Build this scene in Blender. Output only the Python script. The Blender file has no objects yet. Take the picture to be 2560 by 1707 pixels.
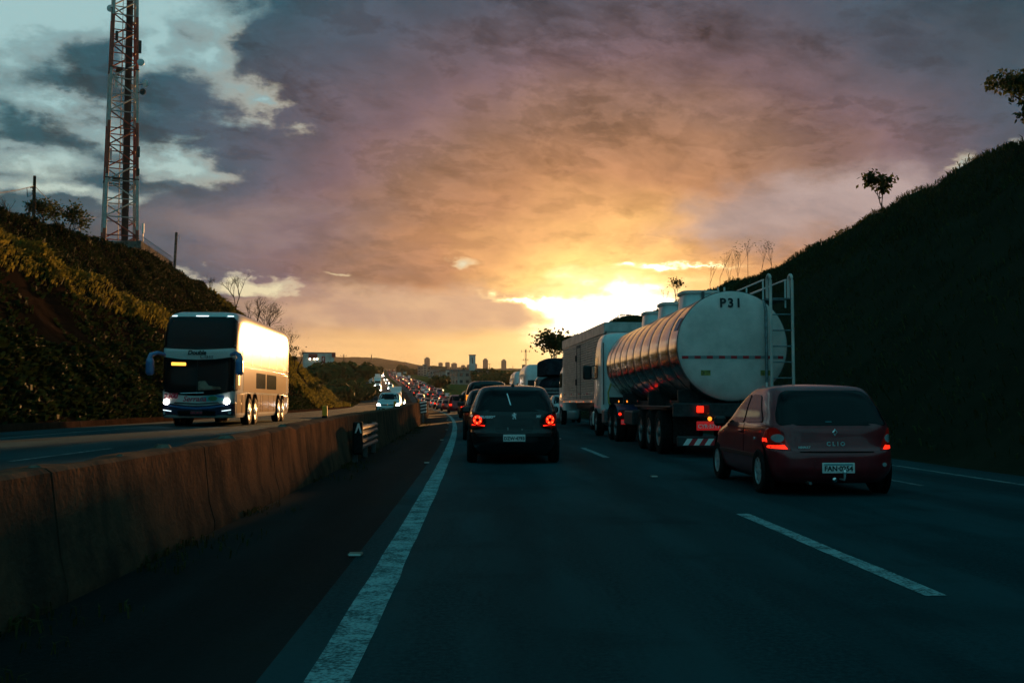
import bpy, bmesh, math, random
from mathutils import Vector, Matrix, noise
R_ = math.radians
random.seed(7)
scn = bpy.context.scene
COL = scn.collection
scn.view_settings.view_transform = 'Standard'
scn.view_settings.look = 'None'
scn.view_settings.exposure = 1.0
scn.view_settings.gamma = 1.0
scn.view_settings.use_curve_mapping = False
scn.cycles.max_bounces = 6
scn.cycles.volume_bounces = 0
scn.cycles.use_denoising = True
scn.cycles.use_adaptive_sampling = True
scn.cycles.adaptive_threshold = 0.02
scn.cycles.sample_clamp_indirect = 6.0
scn.cycles.transparent_max_bounces = 8

# ------------------------------------------------------------- camera
CAM_H = 1.18
FPX = 2560.0                                   # focal length in photograph pixels
PITCH, YAW = math.atan(0.0592), math.atan(0.0285)
cam_d = bpy.data.cameras.new('camera')
cam_d.sensor_width = 36.0
cam_d.lens = 36.0
cam_d.clip_end = 30000.0
cam_d.clip_start = 0.05
cam = bpy.data.objects.new('camera', cam_d)
cam.location = (0, 0, CAM_H)
cam.rotation_euler = (math.pi / 2 + PITCH, 0, -YAW)
COL.objects.link(cam)
scn.camera = cam
_F = Vector((math.sin(YAW) * math.cos(PITCH), math.cos(YAW) * math.cos(PITCH), math.sin(PITCH)))
_R = Vector((math.cos(YAW), -math.sin(YAW), 0))
_U = _R.cross(_F)


def P(px, py, Y):
    """world point at road distance Y that the photograph shows at pixel (px, py)"""
    d = _F + _R * ((px - 1280) / FPX) + _U * ((853.5 - py) / FPX)
    return Vector((0, 0, CAM_H)) + d * (Y / d.y)


def azel(px, py):
    d = (_F + _R * ((px - 1280) / FPX) + _U * ((853.5 - py) / FPX)).normalized()
    return math.degrees(math.atan2(d.x, d.y)), math.degrees(math.asin(d.z))


# ------------------------------------------------------------- sun and sky
SUN_AZ, SUN_EL = azel(1590, 800)
sun_d = bpy.data.lights.new('sun', 'SUN')
sun_d.energy = 5.0
sun_d.angle = R_(0.6)
sun_d.color = (1.0, 0.47, 0.15)
sun = bpy.data.objects.new('sun', sun_d)
_sd = Vector((math.sin(R_(SUN_AZ)) * math.cos(R_(SUN_EL)), math.cos(R_(SUN_AZ)) * math.cos(R_(SUN_EL)), math.sin(R_(SUN_EL))))
sun.rotation_euler = (-_sd).to_track_quat('-Z', 'Y').to_euler()
sun.location = (200, 2000, 300)
COL.objects.link(sun)


class E:
    """tiny expression wrapper over math nodes"""
    nt = None

    def __init__(s, sock): s.s = sock

    @staticmethod
    def m(op, *a, clamp=False):
        n = E.nt.nodes.new('ShaderNodeMath'); n.operation = op; n.use_clamp = clamp
        for i, v in enumerate(a):
            if isinstance(v, E): E.nt.links.new(v.s, n.inputs[i])
            else: n.inputs[i].default_value = v
        return E(n.outputs[0])

    def __add__(s, o): return E.m('ADD', s, o)
    def __sub__(s, o): return E.m('SUBTRACT', s, o)
    def __mul__(s, o): return E.m('MULTIPLY', s, o)
    def __truediv__(s, o): return E.m('DIVIDE', s, o)
    def __radd__(s, o): return E.m('ADD', o, s)
    def __rsub__(s, o): return E.m('SUBTRACT', o, s)
    def __rmul__(s, o): return E.m('MULTIPLY', o, s)
    def clamp(s): return E.m('ADD', s, 0.0, clamp=True)


def sstep(a, b, x):
    n = E.nt.nodes.new('ShaderNodeMapRange'); n.interpolation_type = 'SMOOTHSTEP'
    E.nt.links.new(x.s, n.inputs[0])
    n.inputs[1].default_value = a; n.inputs[2].default_value = b
    n.inputs[3].default_value = 0; n.inputs[4].default_value = 1
    return E(n.outputs[0])


def combine(x, y, z):
    n = E.nt.nodes.new('ShaderNodeCombineXYZ')
    for i, v in enumerate((x, y, z)):
        if isinstance(v, E): E.nt.links.new(v.s, n.inputs[i])
        else: n.inputs[i].default_value = v
    return n.outputs[0]


def fbm(vec, scale, detail=6, rough=0.55, dist=0.0, dim='3D'):
    n = E.nt.nodes.new('ShaderNodeTexNoise'); n.noise_dimensions = dim
    n.inputs['Scale'].default_value = scale; n.inputs['Detail'].default_value = detail
    n.inputs['Roughness'].default_value = rough; n.inputs['Distortion'].default_value = dist
    E.nt.links.new(vec, n.inputs['Vector'])
    return n


def ramp(x, stops, interp='LINEAR'):
    n = E.nt.nodes.new('ShaderNodeValToRGB'); cr = n.color_ramp; cr.interpolation = interp
    while len(cr.elements) < len(stops): cr.elements.new(0.5)
    for e, (p, c) in zip(cr.elements, stops):
        e.position = p; e.color = (*c, 1)
    E.nt.links.new(x.s, n.inputs[0])
    return n.outputs[0]


def cmix(f, a, b, mode='MIX'):
    n = E.nt.nodes.new('ShaderNodeMix'); n.data_type = 'RGBA'; n.blend_type = mode; n.clamp_factor = True
    if isinstance(f, E): E.nt.links.new(f.s, n.inputs[0])
    else: n.inputs[0].default_value = f
    for v, k in ((a, 6), (b, 7)):
        if hasattr(v, 'is_linked'): E.nt.links.new(v, n.inputs[k])
        else: n.inputs[k].default_value = (*v, 1)
    return n.outputs[2]


def build_world():
    w = bpy.data.worlds.new('World'); scn.world = w; w.use_nodes = True
    nt = w.node_tree; nt.nodes.clear(); E.nt = nt
    tc = nt.nodes.new('ShaderNodeTexCoord')
    sp = nt.nodes.new('ShaderNodeSeparateXYZ'); nt.links.new(tc.outputs['Generated'], sp.inputs[0])
    x, y, z = (E(sp.outputs[i]) for i in range(3))
    az0 = E.m('ARCTAN2', x, y) * 57.29578
    el0 = E.m('ARCSINE', z) * 57.29578
    # clouds lie on a layer overhead, so they flatten toward the horizon
    h = E.m('MAXIMUM', z, 0.0) + 0.16
    wn = fbm(combine(x / h, y / h, 0.0), 1.7, 3, 0.6, 0, '2D')
    ws = nt.nodes.new('ShaderNodeSeparateColor'); nt.links.new(wn.outputs['Color'], ws.inputs[0])
    wx, wy = E(ws.outputs[0]) - 0.5, E(ws.outputs[1]) - 0.5
    pl = combine(x / h + wx * 0.20, y / h + wy * 0.20, 0.0)
    fine = fbm(combine(x, y, z * 1.7), 17.0, 6, 0.62)
    fs = nt.nodes.new('ShaderNodeSeparateColor'); nt.links.new(fine.outputs['Color'], fs.inputs[0])
    fx, fy, fz = E(fs.outputs[0]) - 0.5, E(fs.outputs[1]) - 0.5, E(fs.outputs[2]) - 0.5
    az = az0 + wx * 5.0 + fx * 4.0
    el = el0 + wy * 2.2 + fy * 3.0
    azel_v = combine(az, el, 0.0)

    def blob(px, py, rx, ry, s, acc=None):
        a, e = azel(px, py); sx, sy = 44.68 / rx / 2.1, 44.68 / ry / 2.1
        n = nt.nodes.new('ShaderNodeVectorMath'); n.operation = 'MULTIPLY_ADD'
        nt.links.new(azel_v, n.inputs[0]); n.inputs[1].default_value = (sx, sy, 0); n.inputs[2].default_value = (-a * sx, -e * sy, 0)
        q = nt.nodes.new('ShaderNodeTexGradient'); q.gradient_type = 'QUADRATIC_SPHERE'
        nt.links.new(n.outputs[0], q.inputs[0]); p = E(q.outputs['Fac'])
        return p * s if acc is None else E.m('MULTIPLY_ADD', p, s, acc)

    gaps = [(30, -20, 330, 92, 1.4), (-450, 20, 330, 110, 1.2), (175, 250, 110, 28, .66), (45, 380, 120, 34, .68), (240, 318, 80, 28, .55),
            (120, 464, 200, 24, .76), (545, 145, 80, 60, .74), (690, 262, 95, 44, .95), (425, 405, 130, 34, .88),
            (385, 130, 40, 90, .58), (600, 702, 150, 26, 1.5), (560, 690, 60, 20, .6), (890, 690, 50, 14, .9),
            (1135, 660, 70, 22, .95), (2405, 415, 42, 60, .95), (2545, 355, 60, 40, .8)]
    g = None
    for b in gaps: g = blob(*b, g)
    behind = sstep(30, 150, E.m('ABSOLUTE', az0)) * 0.42 + sstep(30, 65, el0) * 0.26 + sstep(-8, -24, az0) * 0.03
    cov_n = fbm(pl, 2.6, 6, 0.62, 0, '2D')
    cn = E(cov_n.outputs['Fac']) - 0.5
    ga, ge = azel(1620, 640)
    pa, pe = (az0 - ga) * 0.75, el0 - ge
    core = sstep(21, 13, E.m('SQRT', pa * pa + pe * pe))       # the deck is closed around the sun
    cov = cn * 1.5 + fz * 0.9 + 0.82 + core * 0.42 - g - behind
    cover = sstep(0.12, 0.72, cov)
    rim = sstep(0.25, 0.55, cov) - sstep(0.55, 0.85, cov)

    # distance from the sun drives the colour of the cloud underside
    GA, GE = azel(1520, 785)
    da = (az0 + wx * 6.0 + fx * 2.0 - GA) * 0.80; de = (el0 + wy * 3.0 + fy * 1.2 - GE) * 1.0
    sd = E.m('SQRT', da * da + de * de)
    t = sd / 40.0
    cl = ramp(t, [(0.0, (1.5, 1.05, .5)), (.07, (1.02, .58, .18)), (.14, (.68, .335, .128)), (.20, (.43, .198, .10)), (.28, (.25, .138, .10)),
                  (.36, (.150, .100, .118)), (.45, (.058, .074, .106)), (.55, (.012, .064, .094)), (.68, (.008, .070, .096)), (.85, (.008, .062, .082)), (1.0, (.008, .058, .078))])
    tx = fbm(pl, 3.3, 7, 0.66, 0, '2D'); tx2 = fbm(combine(x + wx * 0.05, y, z * 2.6 + x * 0.7 + wy * 0.10), 6.0, 7, 0.66)
    ray = fbm(combine(da / sd * 1.5, de / sd * 1.5, sd * 0.07), 2.4, 4, 0.6)      # streaks fanning out from the sun
    t1, t2 = E(tx.outputs['Fac']) - 0.5, E(tx2.outputs['Fac']) - 0.5
    low = sstep(-0.01, 0.09, t1 + fx * 0.22)                        # a lower, darker sheet with its own edges
    puff = 0.22 - E.m('ABSOLUTE', t2 + fy * 0.15) * 2.0           # billows
    tone = t1 * 1.3 + t2 * 1.6 + puff * 1.2 + (E(ray.outputs['Fac']) - 0.5) * 1.3 - low * 0.50 + 0.20
    tone = E.m('MAXIMUM', tone * (0.46 + t * 0.95) + 1.0, 0.40)
    vm = nt.nodes.new('ShaderNodeVectorMath'); vm.operation = 'SCALE'
    nt.links.new(cl, vm.inputs[0]); nt.links.new(tone.s, vm.inputs['Scale'])
    cloud = vm.outputs[0]
    # paler far layer seen below the dark deck on the right
    lay = blob(2180, 500, 430, 150, 1.0) + blob(1800, 560, 300, 110, .5)
    lay = sstep(0.35, 0.85, lay)
    cloud = cmix(lay * 0.85, cloud, cmix(sstep(.3, .7, E(tx2.outputs['Fac'])), (.30, .25, .27), (.52, .41, .395)))
    dk = sstep(0.1, 0.9, blob(2560, 20, 560, 170, 1.1) + blob(1000, -60, 300, 90, .6))
    cloud = cmix(dk * 0.6, cloud, cmix(sstep(.35, .65, E(tx2.outputs['Fac'])), (.016, .042, .068), (.05, .075, .105)))
    # lilac-grey bank low on the left, lit from behind
    bank = blob(900, 775, 430, 75, 1.0) + blob(1250, 800, 260, 60, .5)
    bank = sstep(0.15, 0.75, bank)
    cloud = cmix(bank * 0.85, cloud, cmix(sstep(.35, .65, E(tx2.outputs['Fac'])), (.56, .35, .25), (.78, .50, .30)))
    mid = sstep(0.1, 0.8, blob(620, 570, 380, 95, 1.0))
    cloud = cmix(mid * 0.5, cloud, cmix(sstep(.35, .65, E(tx.outputs['Fac'])), (.20, .155, .175), (.36, .27, .27)))
    # bright rims where the deck thins
    warm = sstep(26, 10, sd)
    rimc = cmix(warm, (.50, .66, .66), (1.25, .95, .52))
    cloud = cmix(rim * sstep(0.05, 0.35, g) * 0.35, cloud, rimc)

    # the clear sky behind the clouds
    sky = nt.nodes.new('ShaderNodeTexSky'); sky.sky_type = 'NISHITA'; sky.sun_disc = False
    sky.sun_elevation = R_(SUN_EL); sky.sun_rotation = R_(SUN_AZ); sky.dust_density = 2.0
    nsk = cmix(1.0, sky.outputs[0], (.05, .05, .05), 'MULTIPLY')
    up = sstep(2.0, 15.0, el0)
    clr = cmix(up, (.98, .80, .46), (.36, .60, .62))
    clr = cmix(sstep(55, 110, E.m('ABSOLUTE', az0)), clr, (.09, .42, .48))
    clr = cmix(sstep(24, 55, el0), clr, (.07, .37, .43))
    clr = cmix(0.10, clr, nsk)
    base = cmix(cover, clr, cloud)
    # warm band under the deck, along the horizon
    el_w = el0 + wy * 0.5
    hz = sstep(4.6, 3.2, el_w)
    hc = ramp(sd / 40.0, [(0.0, (2.2, 1.7, 1.0)), (.10, (1.3, .86, .34)), (.22, (1.08, .64, .25)), (.42, (.94, .55, .26)), (.8, (.62, .40, .28)), (1.0, (.34, .30, .29))])
    hn = E(fbm(combine(x, y, z * 9.0), 5.0, 3, 0.55).outputs['Fac'])
    hc = cmix(sstep(40, 100, E.m('ABSOLUTE', az0)), hc, (.10, .27, .31))
    base = cmix(hz * (0.55 + hn * 0.8), base, hc)
    # the sun behind a ragged opening in the deck
    op = blob(1545, 770, 195, 70, 1.25) + blob(1330, 758, 120, 11, .6) + blob(1640, 666, 50, 12, .62) + blob(1765, 664, 120, 10, .58) + blob(1440, 845, 150, 22, .55)
    op = op + fx * 0.30 + cn * 0.25
    base = cmix(sstep(0.10, 0.55, op), base, (1.5, 1.02, .46))
    base = cmix(sstep(0.34, 0.80, op), base, (3.4, 2.9, 2.3))
    glow = E.m('EXPONENT', sd * -0.30) * 0.7
    ad = cmix(1.0, base, cmix(glow.clamp(), (0, 0, 0), (1.0, .62, .22)), 'ADD')
    ad = cmix(sstep(-0.5, -3.0, el0), ad, (.05, .05, .045))
    bg = nt.nodes.new('ShaderNodeBackground'); bg.inputs[1].default_value = 0.5
    nt.links.new(ad, bg.inputs[0])
    out = nt.nodes.new('ShaderNodeOutputWorld'); nt.links.new(bg.outputs[0], out.inputs[0])
    w.cycles.sampling_method = 'MANUAL'; w.cycles.sample_map_resolution = 1024


build_world()

# ------------------------------------------------------------- materials
M = {}


def mat(name, col, rough=0.5, metal=0.0, var=0.0, vscale=6.0, col2=None, bump=0.0, bscale=40.0, emit=None, estr=0.0,
        coat=0.0, spec=None, stretch=(1, 1, 1), detail=5, rvar=0.0, world=False, trans=0.0):
    m = bpy.data.materials.new(name); m.use_nodes = True
    nt = m.node_tree; E.nt = nt
    b = nt.nodes['Principled BSDF']
    if spec is None: spec = .5 if rough < .7 else 0.0
    b.inputs['Roughness'].default_value = rough; b.inputs['Metallic'].default_value = metal
    b.inputs['Coat Weight'].default_value = coat; b.inputs['Coat Roughness'].default_value = 0.06
    b.inputs['Specular IOR Level'].default_value = spec
    b.inputs['Base Color'].default_value = (*col, 1)
    if trans: b.inputs['Transmission Weight'].default_value = trans
    tc = nt.nodes.new('ShaderNodeTexCoord')
    if world:
        g = nt.nodes.new('ShaderNodeNewGeometry'); src = g.outputs['Position']
    else: src = tc.outputs['Object']
    mp = nt.nodes.new('ShaderNodeMapping'); mp.inputs['Scale'].default_value = stretch
    nt.links.new(src, mp.inputs[0])
    if col2 is None: col2 = tuple(min(1, c * (1 + var) + 0.02 * var) for c in col); cA = tuple(c * (1 - var) for c in col)
    else: cA = col
    if var > 0:
        n = fbm(mp.outputs[0], vscale, detail, 0.6)
        f = sstep(0.32, 0.68, E(n.outputs['Fac']))
        nt.links.new(cmix(f, cA, col2), b.inputs['Base Color'])
        if rvar:
            nt.links.new((E(n.outputs['Fac']) * rvar + (rough - rvar / 2)).clamp().s, b.inputs['Roughness'])
    if bump > 0:
        n2 = fbm(src, bscale, 4, 0.6)
        bp = nt.nodes.new('ShaderNodeBump'); bp.inputs['Strength'].default_value = bump; bp.inputs['Distance'].default_value = 0.02
        nt.links.new(n2.outputs['Fac'], bp.inputs['Height']); nt.links.new(bp.outputs[0], b.inputs['Normal'])
    if emit:
        b.inputs['Emission Color'].default_value = (*emit, 1); b.inputs['Emission Strength'].default_value = estr
    M[name] = m
    return m


# road surfaces
def asphalt(name, base, patch):
    m = mat(name, base, 0.82, var=.35, vscale=170, bump=.5, bscale=190, world=True, spec=.015)
    nt = m.node_tree; E.nt = nt; b = nt.nodes['Principled BSDF']
    g = nt.nodes.new('ShaderNodeNewGeometry')
    mp = nt.nodes.new('ShaderNodeMapping'); mp.inputs['Scale'].default_value = (1.0, .16, 1); nt.links.new(g.outputs['Position'], mp.inputs[0])
    wear = fbm(mp.outputs[0], 1.1, 5, .6); pat = fbm(g.outputs['Position'], .55, 6, .62)
    speck = fbm(g.outputs['Position'], 30, 5, .82)
    c = cmix(sstep(.35, .68, E(speck.outputs['Fac'])), tuple(v * .72 for v in base), tuple(v * 1.5 for v in base))
    c = cmix(sstep(.42, .62, E(wear.outputs['Fac'])) * .75, c, tuple(v * 1.6 for v in base))
    c = cmix(sstep(.52, .66, E(pat.outputs['Fac'])) * .6, c, patch)
    sp = nt.nodes.new('ShaderNodeSeparateXYZ'); nt.links.new(g.outputs['Position'], sp.inputs[0])
    tr = E.m('COSINE', (E(sp.outputs[0]) - 0.25 + (E(pat.outputs['Fac']) - .5) * .5) * 3.6)
    c = cmix(sstep(.35, 1.0, tr) * .30, c, tuple(v * .55 for v in base))
    c = cmix(sstep(-.5, -1.0, tr) * .22, c, tuple(v * 1.7 for v in base))
    nt.links.new(c, b.inputs['Base Color'])
    return m


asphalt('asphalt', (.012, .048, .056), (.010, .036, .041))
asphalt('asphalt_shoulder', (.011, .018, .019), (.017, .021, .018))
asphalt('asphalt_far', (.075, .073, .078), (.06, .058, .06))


def worn_paint(name, col):
    m = mat(name, col, .7, world=True, var=.1, bump=.3, bscale=120)
    nt = m.node_tree; E.nt = nt; b = nt.nodes['Principled BSDF']
    g = nt.nodes.new('ShaderNodeNewGeometry')
    a = fbm(g.outputs['Position'], 38, 5, .7); c = fbm(g.outputs['Position'], 5, 4, .6)
    v = E(a.outputs['Fac']) * .6 + E(c.outputs['Fac']) * .4
    nt.links.new(cmix(sstep(.40, .58, v), tuple(x * .22 for x in col), col), b.inputs['Base Color'])


worn_paint('road_paint', (.28, .46, .48))
worn_paint('road_paint_thin', (.20, .29, .30))
mat('stud_white', (.8, .8, .75), .2)
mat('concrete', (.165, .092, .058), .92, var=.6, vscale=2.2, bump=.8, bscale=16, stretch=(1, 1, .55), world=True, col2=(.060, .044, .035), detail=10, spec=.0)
mat('concrete_top', (.36, .30, .25), .9, var=.4, vscale=9, bump=.8, bscale=30, world=True, col2=(.20, .16, .13))
mat('kerb_concrete', (.055, .032, .022), .9, var=.4, vscale=3, bump=.6, bscale=20, world=True, col2=(.028, .018, .013))
mat('gap_dark', (.02, .018, .016), .95)
mat('soil', (.020, .012, .008), .95, var=.6, vscale=.9, bump=.9, bscale=6, world=True, col2=(.008, .006, .004), detail=8)
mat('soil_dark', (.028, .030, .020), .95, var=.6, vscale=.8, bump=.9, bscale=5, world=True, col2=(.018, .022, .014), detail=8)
mat('field', (.055, .085, .022), .95, var=.6, vscale=.02, world=True, col2=(.14, .115, .035), detail=9, stretch=(1.0, .45, 1))
def far_field():
    m = M['field']; nt = m.node_tree; E.nt = nt; b = nt.nodes['Principled BSDF']
    g = nt.nodes.new('ShaderNodeNewGeometry'); sp = nt.nodes.new('ShaderNodeSeparateXYZ'); nt.links.new(g.outputs['Position'], sp.inputs[0])
    near = b.inputs['Base Color'].links[0].from_socket
    w = fbm(g.outputs['Position'], .011, 8, .68); w2 = fbm(g.outputs['Position'], .05, 4, .6)
    wood = cmix(sstep(.40, .58, E(w.outputs['Fac']) * .6 + E(w2.outputs['Fac']) * .4), (.022, .030, .014), (.11, .085, .055))
    nt.links.new(cmix(sstep(960, 1250, E(sp.outputs[1])), near, wood), b.inputs['Base Color'])


far_field()
mat('debris', (.12, .10, .08), .9, var=.4)
# vegetation


def leaf(name, c1, c2, vscale=.7, tl=.35):
    m = bpy.data.materials.new(name); m.use_nodes = True; nt = m.node_tree; E.nt = nt
    b = nt.nodes['Principled BSDF']; b.inputs['Roughness'].default_value = .8; b.inputs['Specular IOR Level'].default_value = .05
    g = nt.nodes.new('ShaderNodeNewGeometry')
    n = fbm(g.outputs['Position'], vscale, 4, .6); n2 = fbm(g.outputs['Position'], vscale * 9, 2, .6)
    c = cmix(sstep(.3, .7, E(n.outputs['Fac']) * .55 + E(n2.outputs['Fac']) * .45), c1, c2)
    nt.links.new(c, b.inputs['Base Color'])
    if tl:
        t = nt.nodes.new('ShaderNodeBsdfTranslucent'); nt.links.new(c, t.inputs[0])
        mx = nt.nodes.new('ShaderNodeMixShader'); mx.inputs[0].default_value = tl
        nt.links.new(b.outputs[0], mx.inputs[1]); nt.links.new(t.outputs[0], mx.inputs[2])
        nt.links.new(mx.outputs[0], nt.nodes['Material Output'].inputs[0])
    M[name] = m


leaf('grass_lit', (.080, .085, .018), (.21, .175, .036), .5, .4)  # sunlight on the ridge is put into this brighter grass colour
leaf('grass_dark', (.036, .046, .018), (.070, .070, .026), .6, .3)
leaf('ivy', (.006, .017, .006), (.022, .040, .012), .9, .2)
leaf('grass_slope', (.006, .015, .006), (.020, .032, .010), .35, .2)  # slope grass, with shade put into its darker colour
leaf('leaf_green', (.025, .038, .014), (.055, .065, .022), .8, .35)
leaf('leaf_far', (.030, .048, .016), (.062, .078, .025), .12, .15)
mat('bark', (.045, .032, .022), .9, var=.4, vscale=8)
mat('bark_pale', (.10, .075, .055), .9, var=.3, vscale=8)
# vehicles
mat('rubber', (.016, .016, .016), .85, var=.3, vscale=20, spec=.03)
mat('alloy', (.55, .57, .58), .35, metal=.35)
mat('hub_dull', (.20, .22, .23), .45, metal=.7, var=.3, vscale=12)
mat('black_plastic', (.012, .012, .013), .5)
mat('under_black', (.008, .008, .008), .9, spec=0.0)
mat('glass_dark', (.005, .009, .011), .08, spec=.10)
mat('glass_tint', (.003, .008, .010), .12, spec=.16)
mat('paint_black', (.005, .006, .007), .25, coat=.35, spec=.3, var=.15, vscale=3)
mat('paint_maroon', (.21, .014, .020), .3, metal=.1, coat=.6, spec=.4, var=.15, vscale=4)
mat('paint_white', (.74, .75, .74), .35, coat=.6, var=.06, vscale=3)
mat('paint_silver', (.36, .40, .41), .3, metal=.5, coat=.8)
mat('paint_teal_white', (.52, .66, .68), .3, coat=.8)
mat('paint_grey', (.10, .11, .12), .3, metal=.3, coat=.8)
mat('paint_red', (.30, .02, .015), .3, coat=.8)
mat('paint_blue', (.02, .05, .14), .3, coat=.8)
mat('chrome', (.75, .77, .78), .12, metal=1.0)
mat('chrome_bright', (.85, .87, .88), .25, metal=.6)
mat('plate_grey', (.82, .78, .76), .5, var=.08, vscale=30)
mat('plate_red_glow', (.62, .02, .025), .5, emit=(1, .03, .03), estr=0.096)  # faint glow put into the plate, which is no lamp
mat('letter_black', (.02, .02, .022), .6)
mat('letter_pale', (.75, .68, .66), .6)
mat('letter_red', (.55, .02, .06), .5)
mat('lamp_red_on', (.5, .01, .008), .3, emit=(1.0, .020, .006), estr=1.05)
mat('lamp_red_hot', (.7, .03, .02), .3, emit=(1.0, .07, .015), estr=3.2)
mat('lamp_red_dim', (.11, .006, .006), .2, coat=.5, emit=(1.0, .02, .008), estr=.012)
mat('lamp_red_far', (.4, .01, .008), .3, emit=(1.0, .03, .01), estr=.9)
mat('lamp_red_faint', (.2, .01, .008), .3, emit=(1.0, .03, .01), estr=.16)
mat('lamp_amber', (.7, .2, .02), .3, emit=(1.0, .22, .015), estr=1.3)
mat('lamp_clear', (.35, .40, .42), .12, coat=.8)
mat('headlight', (.9, .9, .85), .2, emit=(1.0, .88, .80), estr=13.2)
mat('headlight_far', (.9, .9, .85), .2, emit=(1.0, .84, .68), estr=18)
mat('led_white', (.9, .9, .9), .3, emit=(.75, .92, 1.0), estr=0.96)
mat('led_amber', (.6, .3, .05), .4, emit=(1.0, .42, .05), estr=1.32)
mat('tape_red', (.62, .02, .03), .45)
mat('tape_white', (.9, .84, .82), .45)
mat('tape_white_dull', (.26, .26, .26), .5)
mat('tank_steel', (.50, .48, .46), .17, metal=1.0, var=.08, vscale=3, rvar=.10, bump=.04, bscale=3.0, stretch=(1, 3, 1))
mat('tank_white', (.66, .50, .46), .5, var=.2, vscale=1.8, bump=.06, bscale=14, col2=(.90, .70, .65), detail=8)
mat('seam_dark', (.11, .10, .10), .45, metal=.5)
mat('chassis', (.018, .02, .022), .6, var=.4, vscale=8)
mat('hose_yellow', (.40, .26, .05), .6)
mat('sticker_yellow', (.52, .42, .08), .6, var=.8, vscale=28, col2=(.10, .09, .04))
mat('sticker_blue', (.16, .20, .34), .5)
mat('alu_panel', (.74, .64, .60), .42, metal=.4, var=.25, vscale=2.5, col2=(.52, .45, .42))
mat('alu_dark', (.10, .09, .085), .6, metal=.3)
mat('tarp', (.020, .026, .036), .7, var=.3, vscale=3, bump=.4, bscale=5)
# bus
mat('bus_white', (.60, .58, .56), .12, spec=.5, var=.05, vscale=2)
mat('bus_side_sunlit', (.75, .50, .27), .11, spec=.5, bump=.012, bscale=.8)  # orange of the reflected sunset is put into the panel colour
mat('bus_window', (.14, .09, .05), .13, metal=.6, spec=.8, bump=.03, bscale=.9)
mat('bus_navy', (.012, .018, .045), .25, coat=1.0)
mat('bus_blue', (.03, .13, .32), .3, coat=.8)
mat('globe_green', (.05, .16, .06), .4, coat=.5)
mat('globe_teal', (.06, .30, .34), .4, coat=.5)
mat('interior_pale', (.20, .15, .11), .8, var=.6, vscale=2.5)
# tower
mat('tower_white', (.42, .40, .38), .6, var=.2, vscale=3)
mat('tower_red', (.30, .05, .028), .6, var=.25, vscale=3)
mat('cable_black', (.015, .015, .016), .6)
mat('dish', (.62, .64, .64), .5)
mat('wall_block', (.13, .115, .10), .9, var=.4, vscale=3, bump=.5, bscale=12)
mat('wire', (.16, .16, .16), .5, metal=.6)
mat('delineator_yellow', (1.0, .30, .004), .45)
mat('galvanised', (.16, .15, .15), .55, metal=.5, var=.3, vscale=6)
# town
for i, c in enumerate([(.40, .34, .30), (.34, .27, .23), (.46, .42, .40), (.28, .25, .24), (.42, .33, .24), (.33, .20, .15), (.52, .50, .47), (.24, .20, .18)]):
    mat('facade_%d' % i, c, .85, var=.2, vscale=.4)
mat('roof_tile', (.20, .085, .05), .9, var=.3, vscale=1)
mat('roof_grey', (.16, .15, .15), .9, var=.3, vscale=.5)
mat('window_far', (.03, .03, .035), .25)
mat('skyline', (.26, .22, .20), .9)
mat('red_sign', (.33, .035, .03), .6)
mat('green_sign', (.012, .11, .075), .5)
mat('blue_sign', (.015, .06, .17), .5)
mat('billboard_face', (.52, .50, .52), .6, var=.2, vscale=.5)
mat('lamp_warm', (1, .8, .5), .4, emit=(1.0, .78, .50), estr=14.0)


# ------------------------------------------------------------- object helpers
def tag(o, label=None, cat=None, group=None, kind=None):
    for k, v in (('label', label), ('category', cat), ('group', group), ('kind', kind)):
        if v: o[k] = v
    return o


def empty(name, loc=(0, 0, 0), rz=0.0, label=None, cat=None, group=None):
    o = bpy.data.objects.new(name, None); o.empty_display_size = .3
    o.location = loc; o.rotation_euler = (0, 0, rz); COL.objects.link(o)
    return tag(o, label, cat, group)


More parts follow.
